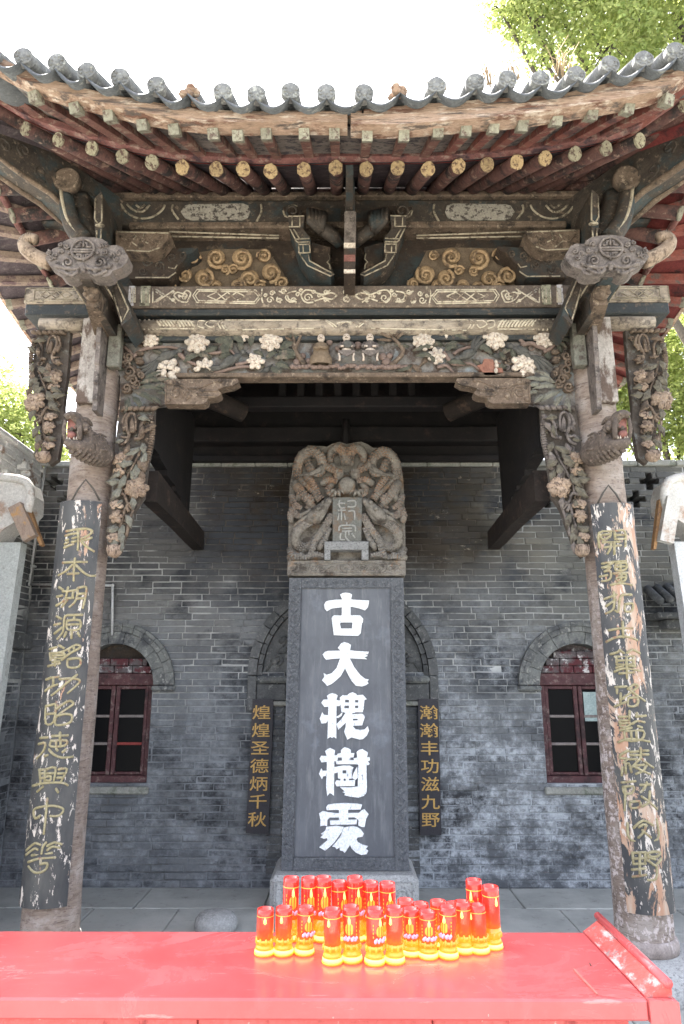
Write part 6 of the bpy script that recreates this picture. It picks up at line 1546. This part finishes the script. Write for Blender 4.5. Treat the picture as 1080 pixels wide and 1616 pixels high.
LC = [
 (L1, k98, [[(345,180),(500,150)],[(330,250),(420,222),(505,210)],[(335,322),(372,308)],[(440,290),(490,276)],[(320,378),(372,352)],[(430,346),(490,335)],[(312,435),(380,400),(450,380)],[(520,145),(528,300),(520,465)],[(525,150),(640,140),(735,165),(735,205),(680,245),(570,302)],[(735,280),(660,308),(580,336)],[(580,345),(680,435),(770,490)]]),
 (L1, k98, [[(290,668),(470,655),(660,655)],[(478,600),(462,760),(455,940)],[(440,700),(340,795),(225,860)],[(490,700),(590,800),(690,865),(790,870)],[(365,842),(530,830)]]),
 (L1, k98, [[(230,1048),(290,1085)],[(200,1195),(280,1175)],[(190,1330),(260,1290),(330,1235)],[(290,1112),(390,1105),(490,1090)],[(370,1050),(340,1200)],[(450,1110),(440,1205)],[(325,1222),(450,1210)],[(360,1240),(280,1350)],[(515,1065),(510,1180),(470,1280),(395,1350)],[(520,1060),(650,1045),(638,1200),(600,1365)],[(520,1152),(640,1140)],[(510,1222),(635,1215)]]),
 (L2, k98, [[(295,125),(360,160)],[(255,255),(350,235)],[(260,392),(370,300)],[(690,100),(550,103),(425,120),(405,250),(385,370),(305,470)],[(565,140),(560,175)],[(450,190),(650,185),(640,320),(460,325),(450,190)],[(460,252),(640,245)],[(525,340),(520,460)],[(440,370),(410,440)],[(620,375),(650,430)]]),
 (L2, k98, [[(330,572),(400,615)],[(185,632),(290,600)],[(190,690),(200,800)],[(210,697),(400,690),(395,768),(220,772)],[(230,732),(390,727)],[(230,830),(330,820)],[(160,895),(340,850)],[(270,780),(265,885)],[(370,800),(500,695),(660,605),(590,565),(430,650),(300,690)],[(480,635),(495,685)],[(550,590),(565,640)],[(460,790),(650,775),(640,900),(470,910),(460,790)]]),
 (L2, k98, [[(130,1102),(220,1072),(320,1060)],[(240,1080),(238,1190)],[(115,1280),(210,1212),(300,1180)],[(340,1097),(520,1085),(635,1105),(635,1160),(465,1312)],[(605,1030),(480,1130),(340,1250),(215,1345)]]),
 (L3, k98, [[(320,240),(400,220),(475,225),(440,480),(320,505),(320,240)],[(330,362),(460,348)],[(470,295),(590,205),(690,155),(750,195),(690,250),(570,330),(490,400)],[(480,395),(610,360),(720,380),(715,470),(620,520),(470,525),(480,395)]]),
 (L3, k98, [[(235,732),(350,720)],[(210,827),(310,810),(285,930),(180,1045)],[(300,1012),(345,998)],[(415,702),(660,690)],[(540,650),(540,755)],[(400,778),(640,770),(610,850),(395,862),(400,778)],[(480,780),(480,850)],[(550,780),(550,850)],[(370,910),(440,985),(570,1035),(735,1022)],[(480,898),(500,925)],[(630,910),(580,950)]]),
 (L3, k98, [[(215,1225),(310,1220)],[(225,1225),(238,1410)],[(230,1282),(300,1277)],[(240,1352),(300,1347)],[(312,1220),(300,1410)],[(325,1218),(470,1192),(440,1410)],[(340,1282),(440,1276)],[(330,1332),(395,1326),(390,1387),(330,1387)],[(520,1217),(650,1212),(560,1400)],[(510,1282),(620,1277)],[(500,1347),(590,1342)],[(120,1475),(280,1432),(560,1422),(660,1465)],[(275,1485),(190,1560)],[(480,1520),(510,1570)]]),
 (L4, k98, [[(540,200),(515,480),(485,740)],[(430,462),(355,505),(330,385),(420,330),(650,310),(790,365),(725,460),(590,470)]]),
 (L4, k98, [[(220,1000),(340,892),(430,915)],[(210,1072),(335,975),(390,990)],[(300,1077),(610,1040)],[(520,880),(470,950),(450,1050)],[(540,932),(650,878),(760,905)],[(540,997),(620,942),(730,960)],[(245,1182),(400,1132),(660,1110)],[(440,1140),(430,1210)],[(430,1212),(535,1200),(520,1290),(420,1345),(320,1330),(250,1250)]]),
]
R1, R2, R3, R4 = (925, 820), (940, 970), (950, 1110), (960, 1250)
RC = [
 (R1, k98, [[(210,430),(202,205),(395,180)],[(250,240),(380,220)],[(215,215),(260,310),(370,262),(388,205)],[(440,180),(600,175),(612,410)],[(450,240),(600,235)],[(460,302),(600,297)],[(445,185),(450,302)],[(260,352),(520,345)],[(290,432),(540,397)],[(390,350),(380,440),(335,525)],[(440,345),(440,532)]]),
 (R1, k98, [[(250,682),(420,655),(620,640)],[(420,662),(330,720),(250,742)],[(260,742),(385,740),(290,800)],[(290,802),(380,800),(370,925),(250,952)],[(215,882),(330,860)],[(460,682),(620,672),(610,772),(460,782),(460,682)],[(535,680),(535,775)],[(465,732),(610,722)],[(430,832),(640,822)],[(480,852),(610,847),(600,942),(480,947),(480,852)],[(545,850),(545,940)],[(490,897),(600,892)],[(385,1012),(520,985),(710,1010)]]),
 (R1, k98, [[(285,1232),(470,1160)],[(430,1120),(440,1260),(415,1395),(310,1452)],[(310,1342),(460,1240)],[(700,1162),(560,1168),(520,1260),(500,1425),(460,1412)],[(600,1312),(720,1302),(710,1412),(610,1420),(600,1312)]]),
 (R2, k98, [[(420,110),(430,350)],[(205,242),(350,217),(570,207)],[(170,422),(300,355),(480,340),(645,392)]]),
 (R2, k98, [[(230,612),(340,582),(380,545)],[(370,552),(440,592)],[(490,592),(570,542),(685,597)],[(300,652),(600,642)],[(320,655),(330,772)],[(592,652),(590,772)],[(330,712),(600,702)],[(330,775),(605,767)],[(295,882),(450,832),(695,872)],[(320,822),(430,792)],[(510,792),(620,802)],[(370,912),(600,892)],[(480,660),(490,985)]]),
 (R2, k98, [[(310,1122),(480,1112)],[(330,1130),(335,1215)],[(300,1422),(470,1352)],[(390,1220),(385,1385)],[(440,1292),(415,1305)],[(500,1152),(590,1082),(660,1105),(580,1180),(440,1282)],[(510,1142),(600,1222),(760,1332)],[(510,1292),(650,1287),(640,1402),(510,1412),(510,1292)]]),
 (R3, k98, [[(265,207),(390,205)],[(430,120),(425,265)],[(280,262),(400,265)],[(285,262),(285,312),(440,302),(400,358),(290,360),(285,312)],[(285,417),(460,375)],[(530,202),(680,190)],[(545,150),(540,210)],[(470,317),(550,272),(660,290)],[(560,352),(620,372)],[(350,432),(640,422),(610,560),(380,572),(350,432)],[(450,435),(460,560)],[(535,435),(540,560)],[(255,602),(380,555),(560,558),(740,592)]]),
 (R3, k98, [[(410,730),(300,788),(290,848),(410,858),(330,920),(420,932)],[(370,930),(370,1082)],[(320,982),(310,1112)],[(430,952),(460,1062)],[(440,752),(560,742)],[(440,802),(580,800)],[(640,732),(720,730)],[(640,792),(720,790)],[(430,867),(540,860)],[(600,690),(600,830),(530,920),(440,1012)],[(610,850),(700,930),(795,990)],[(520,962),(650,950)],[(490,972),(620,1040),(745,1092)],[(690,960),(640,1040),(530,1092)]]),
 (R4, k98, [[(210,-150),(420,-170)],[(225,-80),(390,-90),(370,10),(250,18),(225,-80)],[(265,-60),(262,130),(255,280)],[(500,-110),(650,-120)],[(600,-150),(560,-60),(500,0)],[(340,152),(490,142),(480,232),(350,242),(340,152)],[(520,70),(640,152),(755,262)],[(645,-10),(625,150),(530,222)]]),
 (R4, k98, [[(300,480),(350,742),(765,732),(750,420)],[(395,555),(540,440),(695,512)],[(475,545),(540,500),(595,520)],[(585,505),(560,600),(470,705)],[(530,592),(660,702)]]),
 (R4, k98, [[(370,942),(580,932)],[(380,942),(390,1112)],[(572,940),(572,1112)],[(390,1032),(580,1022)],[(390,1112),(580,1108)],[(370,1202),(580,1182)],[(380,1312),(590,1282)],[(490,940),(490,1292)],[(600,952),(700,922),(805,932),(770,990),(700,1002),(610,980)],[(610,1052),(700,1122),(752,1162),(740,1345),(620,1362)],[(820,1032),(740,1142)],[(620,1012),(730,1042)]]),
]
column_board(-1, M['lacquer_left'], .395, 2.70, LC, 'curved black couplet board with flaking white specks on the left column', [(113,792),(124,772),(136,757),(148,772),(158,790)])
column_board(1, M['lacquer_right'], .37, 2.68, RC, 'curved couplet board flaked to bare orange wood on the right column', [(943,795),(951,779),(960,766),(972,780),(981,795)])

# ------------------------------------------------------------------ stone block on the floor
sb = MB().lathe((-.865, 5.05, 0), [(.13, -.01), (.142, .03), (.138, .07), (.115, .098), (.06, .11), (.02, .112)], 24)
tag(build('stone_block', sb, M['stone']), 'low round grey stone on the floor left of the stele', 'stone')

# ------------------------------------------------------------------ red offering table
TZ = .88; tbl = thing('offering_table', (-.3, 2.05, 0), 'long red offering table in front of the stele', 'table')
top = MB().cbox((-1.75, 1.82, TZ - .045), (.703, 2.262, TZ), .005); build('table_top', top, M['table_red'], tbl)
for i, (a, b) in enumerate(((-1.7, -.92), (-.917, -.35), (-.347, .20), (.203, .66))): build('apron_board', MB().cbox((a, 1.838 + random.uniform(-.001, .001), .55), (b, 1.862, TZ - .046), .003), M['apron_red'], tbl)
build('apron_board', MB().cbox((-1.7, 2.22, .6), (.66, 2.24, TZ - .046), .003), M['apron_red'], tbl)
for x in (-1.66, .61):
    for y in (1.845, 2.17): build('leg', MB().cbox((x, y, -.003), (x + .05, y + .05, TZ - .047), .004), M['apron_red'], tbl)
rl = MB()
rl.prism([(x, 1.815, z) for x, z in ((.7035, TZ - .048), (.772, TZ - .048), (.772, TZ - .004), (.756, TZ), (.7035, TZ))], (0, .46, 0)); build('end_rail', rl, M['table_red'], tbl)
r2 = MB(); r2.prism([(x, 1.83, z) for x, z in ((.7045, TZ + .0005), (.764, TZ + .0005), (.764, TZ + .027), (.745, TZ + .027))], (0, .44, 0)); build('end_rail_face', r2, M['rail_scuffed'], tbl)
r3 = MB().tube([(.755, 1.824, TZ + .031), (.755, 2.285, TZ + .036)], .0115, 10); build('end_rail_bead', r3, M['table_red'], tbl)
dr = MB(); dr.beam(PZ(906, 1530, TZ + .003), PZ(943, 1569, TZ + .003), .0045, .004)
tag(build('incense_stick', dr, mat('stick_red', (.42, .12, .1), (.5, .2, .17), 20)), 'single thin stick lying on the red table near its right end', 'stick')
d2 = MB().tube([PZ(931, 1520, TZ + .002), PZ(933, 1524, TZ + .002)], .0016, 4)
tag(build('twig_scrap', d2, M['wire']), 'tiny dark twig scrap on the red table above the stick', 'twig')

# ------------------------------------------------------------------ lit red candle lamps on the table
def make_candle(h, kind, lab):
    t = thing('candle_lamp', (0, 0, TZ), lab, 'candle', 'lit red candle lamps on the offering table')
    r = .0265; b = .34 * h
    base = MB().lathe((0, 0, TZ), [(.0275, 0), (.0287, .004), (.027, .0065)], 20); base.lathe((0, 0, TZ), [(.0258, .0155), (.0235, .022), (.0215, .028)], 20); build('base', base, M['candle_amber'], t)
    build('lit_ring', MB().lathe((0, 0, TZ), [(.0268, .0066), (.0266, .011), (.0257, .0154)], 20), M['candle_glow'], t)
    cup = MB().lathe((0, 0, TZ), [(.0215, .0285), (.0235, .036), (.0243, b * .75), (.0238, b)], 20)
    for k in range(9):
        a = k * 2 * pi / 9; cup.ell((.0232 * cos(a), .0232 * sin(a), TZ + .037), (.0042, .0042, .009), None, 6, 4)
    build('cup', cup, M['candle_gold'], t)
    body = MB().lathe((0, 0, TZ), [(.0226, b + .0005), (.0230, h * .6), (.0230, h - .012), (.0224, h), (.0195, h), (.019, h - .016), (.004, h - .018)], 20); build('body', body, M['candle_red'], t)
    ri = MB(); ri.lathe((0, 0, TZ), [(.0231, h * .845), (.0237, h * .85), (.0231, h * .86)], 20); build('rim', ri, M['sticker'], t)
    fm = MB().lathe((0, 0, TZ), [(.002, h * .70), (.0045, h * .73), (.0038, h * .78), (.001, h * .86)], 8)
    fm.v = [v + Vector((random.uniform(-.0005, .0005), -.0221, 0)) for v in fm.v]; build('flame', fm, M['flame'], t)
    if kind:
        s = MB(); p = MB()
        def pt(a, z): return Vector((.0239 * sin(a), -.0239 * cos(a), TZ + z))
        zc, zh = (h * .62, h * .11)
        for k in range(12):
            a0, a1 = -.5 + k / 12, -.5 + (k + 1) / 12; w0 = sqrt(max(.02, 1 - (a0 / .52) ** 2)) * zh; w1 = sqrt(max(.02, 1 - (a1 / .52) ** 2)) * zh
            if k % 4 != 3: s.add([pt(a0, zc - w0), pt(a1, zc - w1), pt(a1, zc + w1), pt(a0, zc + w0)], [(0, 1, 2, 3)])
        for sgn in (-1, 1):
            for k in range(4): s.add([pt(sgn * .85 - .05, h * (.50 + k * .07)), pt(sgn * .85 + .05, h * (.50 + k * .07)), pt(sgn * .85 + .05, h * (.54 + k * .07)), pt(sgn * .85 - .05, h * (.54 + k * .07))], [(0, 1, 2, 3)])
        build('sticker', s, M['sticker'], t)
        for k, a in enumerate((-.6, -.2, .3, .65)):
            q = pt(a, h * .44); p.ell(q, (.0055, .003, .0055), None, 6, 4); p.ell(q + Vector((.004, 0, .004)), (.004, .003, .004), None, 6, 4)
        build('flower_print', p, M['sticker_pink'], t)
    return t
rows = [
 ('front', [(524.6,1526,0),(556,1523,1),(592,1527,1),(623.6,1525,0)], .128),
 ('middle', [(416.7,1512,0),(447,1512,0),(480,1511,1),(651,1513,1),(677,1517,1),(709,1517,1),(733.6,1509,0),(759,1509,0)], .118),
 ('back', [(457,1489,2),(487,1489,2),(509.5,1490,2),(537.7,1489,2),(562,1490,2),(587,1489,2),(613.5,1489,2)], .158),
 ('inner', [(641,1497,0),(667,1499,0),(694.5,1499,1),(721,1499,1)], .112),
 ('pair', [(754.5,1497,2),(780,1502,0)], .165)]
names = {
 ('front',0):'plain red candle lamp standing foremost at the left of the front four',('front',1):'stickered candle lamp, second of the foremost four',('front',2):'stickered candle lamp, third of the foremost four and nearest the table edge',('front',3):'plain red candle lamp at the right of the foremost four',
 ('middle',0):'plain red candle lamp at the far left end of the whole cluster',('middle',1):'plain red candle lamp second from the left end of the cluster',('middle',2):'stickered candle lamp third from the left end of the cluster',('middle',3):'stickered candle lamp just right of the foremost four',('middle',4):'stickered candle lamp, second to the right of the foremost four',('middle',5):'stickered candle lamp, third to the right of the foremost four',('middle',6):'plain short candle lamp, last but one at the right end of the front',('middle',7):'plain short candle lamp standing before the two tall ones at the right',
 ('inner',0):'plain red candle top showing right of the tall back row',('inner',1):'plain red candle top, second right of the tall back row',('inner',2):'stickered candle top, third right of the tall back row',('inner',3):'stickered candle top just left of the tall pair at the right',
 ('pair',0):'tall stickered candle lamp, left one of the tall pair at the right end',('pair',1):'tall plain candle lamp at the far right end of the cluster'}
ords = ['first from the left', 'second from the left', 'third from the left', 'in the middle', 'third from the right', 'second from the right', 'last at the right']
for i in range(7): names[('back', i)] = 'tall gold stickered candle lamp, %s in the back row' % ords[i]
protos = {}
for rn, lst, h in rows:
    for i, (px, py, kd) in enumerate(lst):
        key = (rn, bool(kd)); p = PZ(px, py - 4, TZ)
        if key not in protos: protos[key] = make_candle(h, kd, names[(rn, i)]); o = protos[key]
        else: o = copy_tree(protos[key])
        o.location = (p.x, p.y + .012, TZ); o['label'] = names[(rn, i)]
        o.rotation_euler = (random.uniform(-.02, .02), random.uniform(-.025, .025), random.uniform(-.75, .75) if kd else random.uniform(-1.2, 1.2))
        s_ = random.uniform(.94, 1.06); o.scale = (1, 1, s_)

# ------------------------------------------------------------------ trees behind
def tree(name, base, blobs, n, leaf_s, lab, mt, trunk_r):
    t = thing(name, base, lab, 'tree')
    b = Vector(base); tk = MB(); topz = max(c[2] for c, r in blobs)
    mid = Vector((b.x + .2, b.y, b.z + topz * .55)); tk.tube(cat([b - Vector((0, 0, .2)), b.lerp(mid, .5) + Vector((.15, 0, 0)), mid, Vector((b.x, b.y, topz))], 3), [trunk_r * (1 - .085 * i) for i in range(10)], 9)
    build('trunk', tk, M['trunk'], t)
    lb = MB()
    for c, r in blobs:
        c = Vector(c); s0 = b.lerp(mid, random.uniform(.6, 1)); e = c + Vector((0, 0, -r * .1))
        lb.tube(cat([s0, s0.lerp(e, .5) + Vector((0, 0, -.25)), e], 3), [trunk_r * .35 * (1 - .12 * i) for i in range(7)], 6)
        for k in range(6):
            d = Vector((random.gauss(0, 1), random.gauss(0, 1), random.gauss(0, .7))).normalized() * r * .85
            lb.tube([e, e + d * .5 + Vector((0, 0, .1)), e + d], [.03, .018, .006], 4)
    build('limbs', lb, M['trunk'], t)
    vs, fs, tv = [], [], []
    tot = sum(r * r for c, r in blobs)
    for c, r in blobs:
        c = Vector(c)
        for k in range(int(n * r * r / tot / 7)):
            d = Vector((random.gauss(0, 1), random.gauss(0, 1), random.gauss(0, .8))); d.normalize(); d *= r * random.uniform(.25, 1) ** .5 * random.uniform(.8, 1.12)
            sp0 = c + d; ax = Vector((random.gauss(0, 1), random.gauss(0, 1), random.gauss(-.3, .5))).normalized(); tv0 = random.random() * .6
            for j in range(7):
                p = sp0 + ax * (j * leaf_s * .55) + Vector((random.gauss(0, leaf_s * .5), random.gauss(0, leaf_s * .5), random.gauss(0, leaf_s * .4)))
                u = Vector((random.gauss(0, 1), random.gauss(0, 1), random.gauss(0, .6))).normalized(); v = u.orthogonal().normalized(); v = (Matrix.Rotation(random.uniform(0, 6.3), 3, u) @ v)
                L = leaf_s * random.uniform(.7, 1.3); o = len(vs)
                vs += [p - u * L * .5, p + v * L * .24 + u * L * .05, p + u * L * .5, p - v * L * .24 + u * L * .05]; fs += [(o, o + 1, o + 2), (o, o + 2, o + 3)]; tv += [tv0 + random.random() * .4] * 2
    me = bpy.data.meshes.new('crown'); me.from_pydata([v - b for v in vs], [], fs); me.update(); me.materials.append(M[mt])
    a = me.attributes.new('tint', 'FLOAT', 'FACE'); a.data.foreach_set('value', tv)
    o = bpy.data.objects.new('crown', me); COL.objects.link(o); o.parent = t
tree('tree', (8.2, 13.5, 0), [((5.6,13,17.6),1.5),((7.2,13.5,18.2),1.7),((6.2,13,16.2),1.3),((8.2,13.5,17),1.9),((9,14,14.5),1.9),((7.2,13.5,15),1.4),((4.9,13.2,18.6),1.2),((8.8,14,19),2),((10,14,12.5),2.0),((4.5,13,16.9),.75),((4.1,13,18.0),.85),((3.75,13,17.2),.5),((4.6,13,15.9),.5),((8.6,13,10.8),1.5)], 60000, .135, 'large leafy tree whose high branches hang over the roof at the right', 'foliage', .34)
tree('tree', (8.0, 16.5, 0), [((7.2,16,9.6),1.5),((8.8,16.5,10.2),1.6),((7.9,16,8.2),1.0),((9.2,16,7.6),1.2),((6.9,16,7.9),.8),((8.5,16.5,6.2),1.0),((6.2,16,9.0),.9),((7.0,16,6.1),.55)], 36000, .13, 'lower bright green tree standing beyond the brick wall at the right', 'foliage', .2)
tree('tree', (-8.6, 15, 0), [((-8.4,15,7.9),1.5),((-7.5,15,7.2),1.1),((-9.4,15,7.2),1.4),((-7.0,15,6.4),.8),((-8.2,15,6.5),1.0),((-6.6,15,5.8),.6),((-9.6,15.5,8.6),1.3)], 26000, .12, 'pale green tree beyond the pierced parapet at the left', 'foliage', .2)
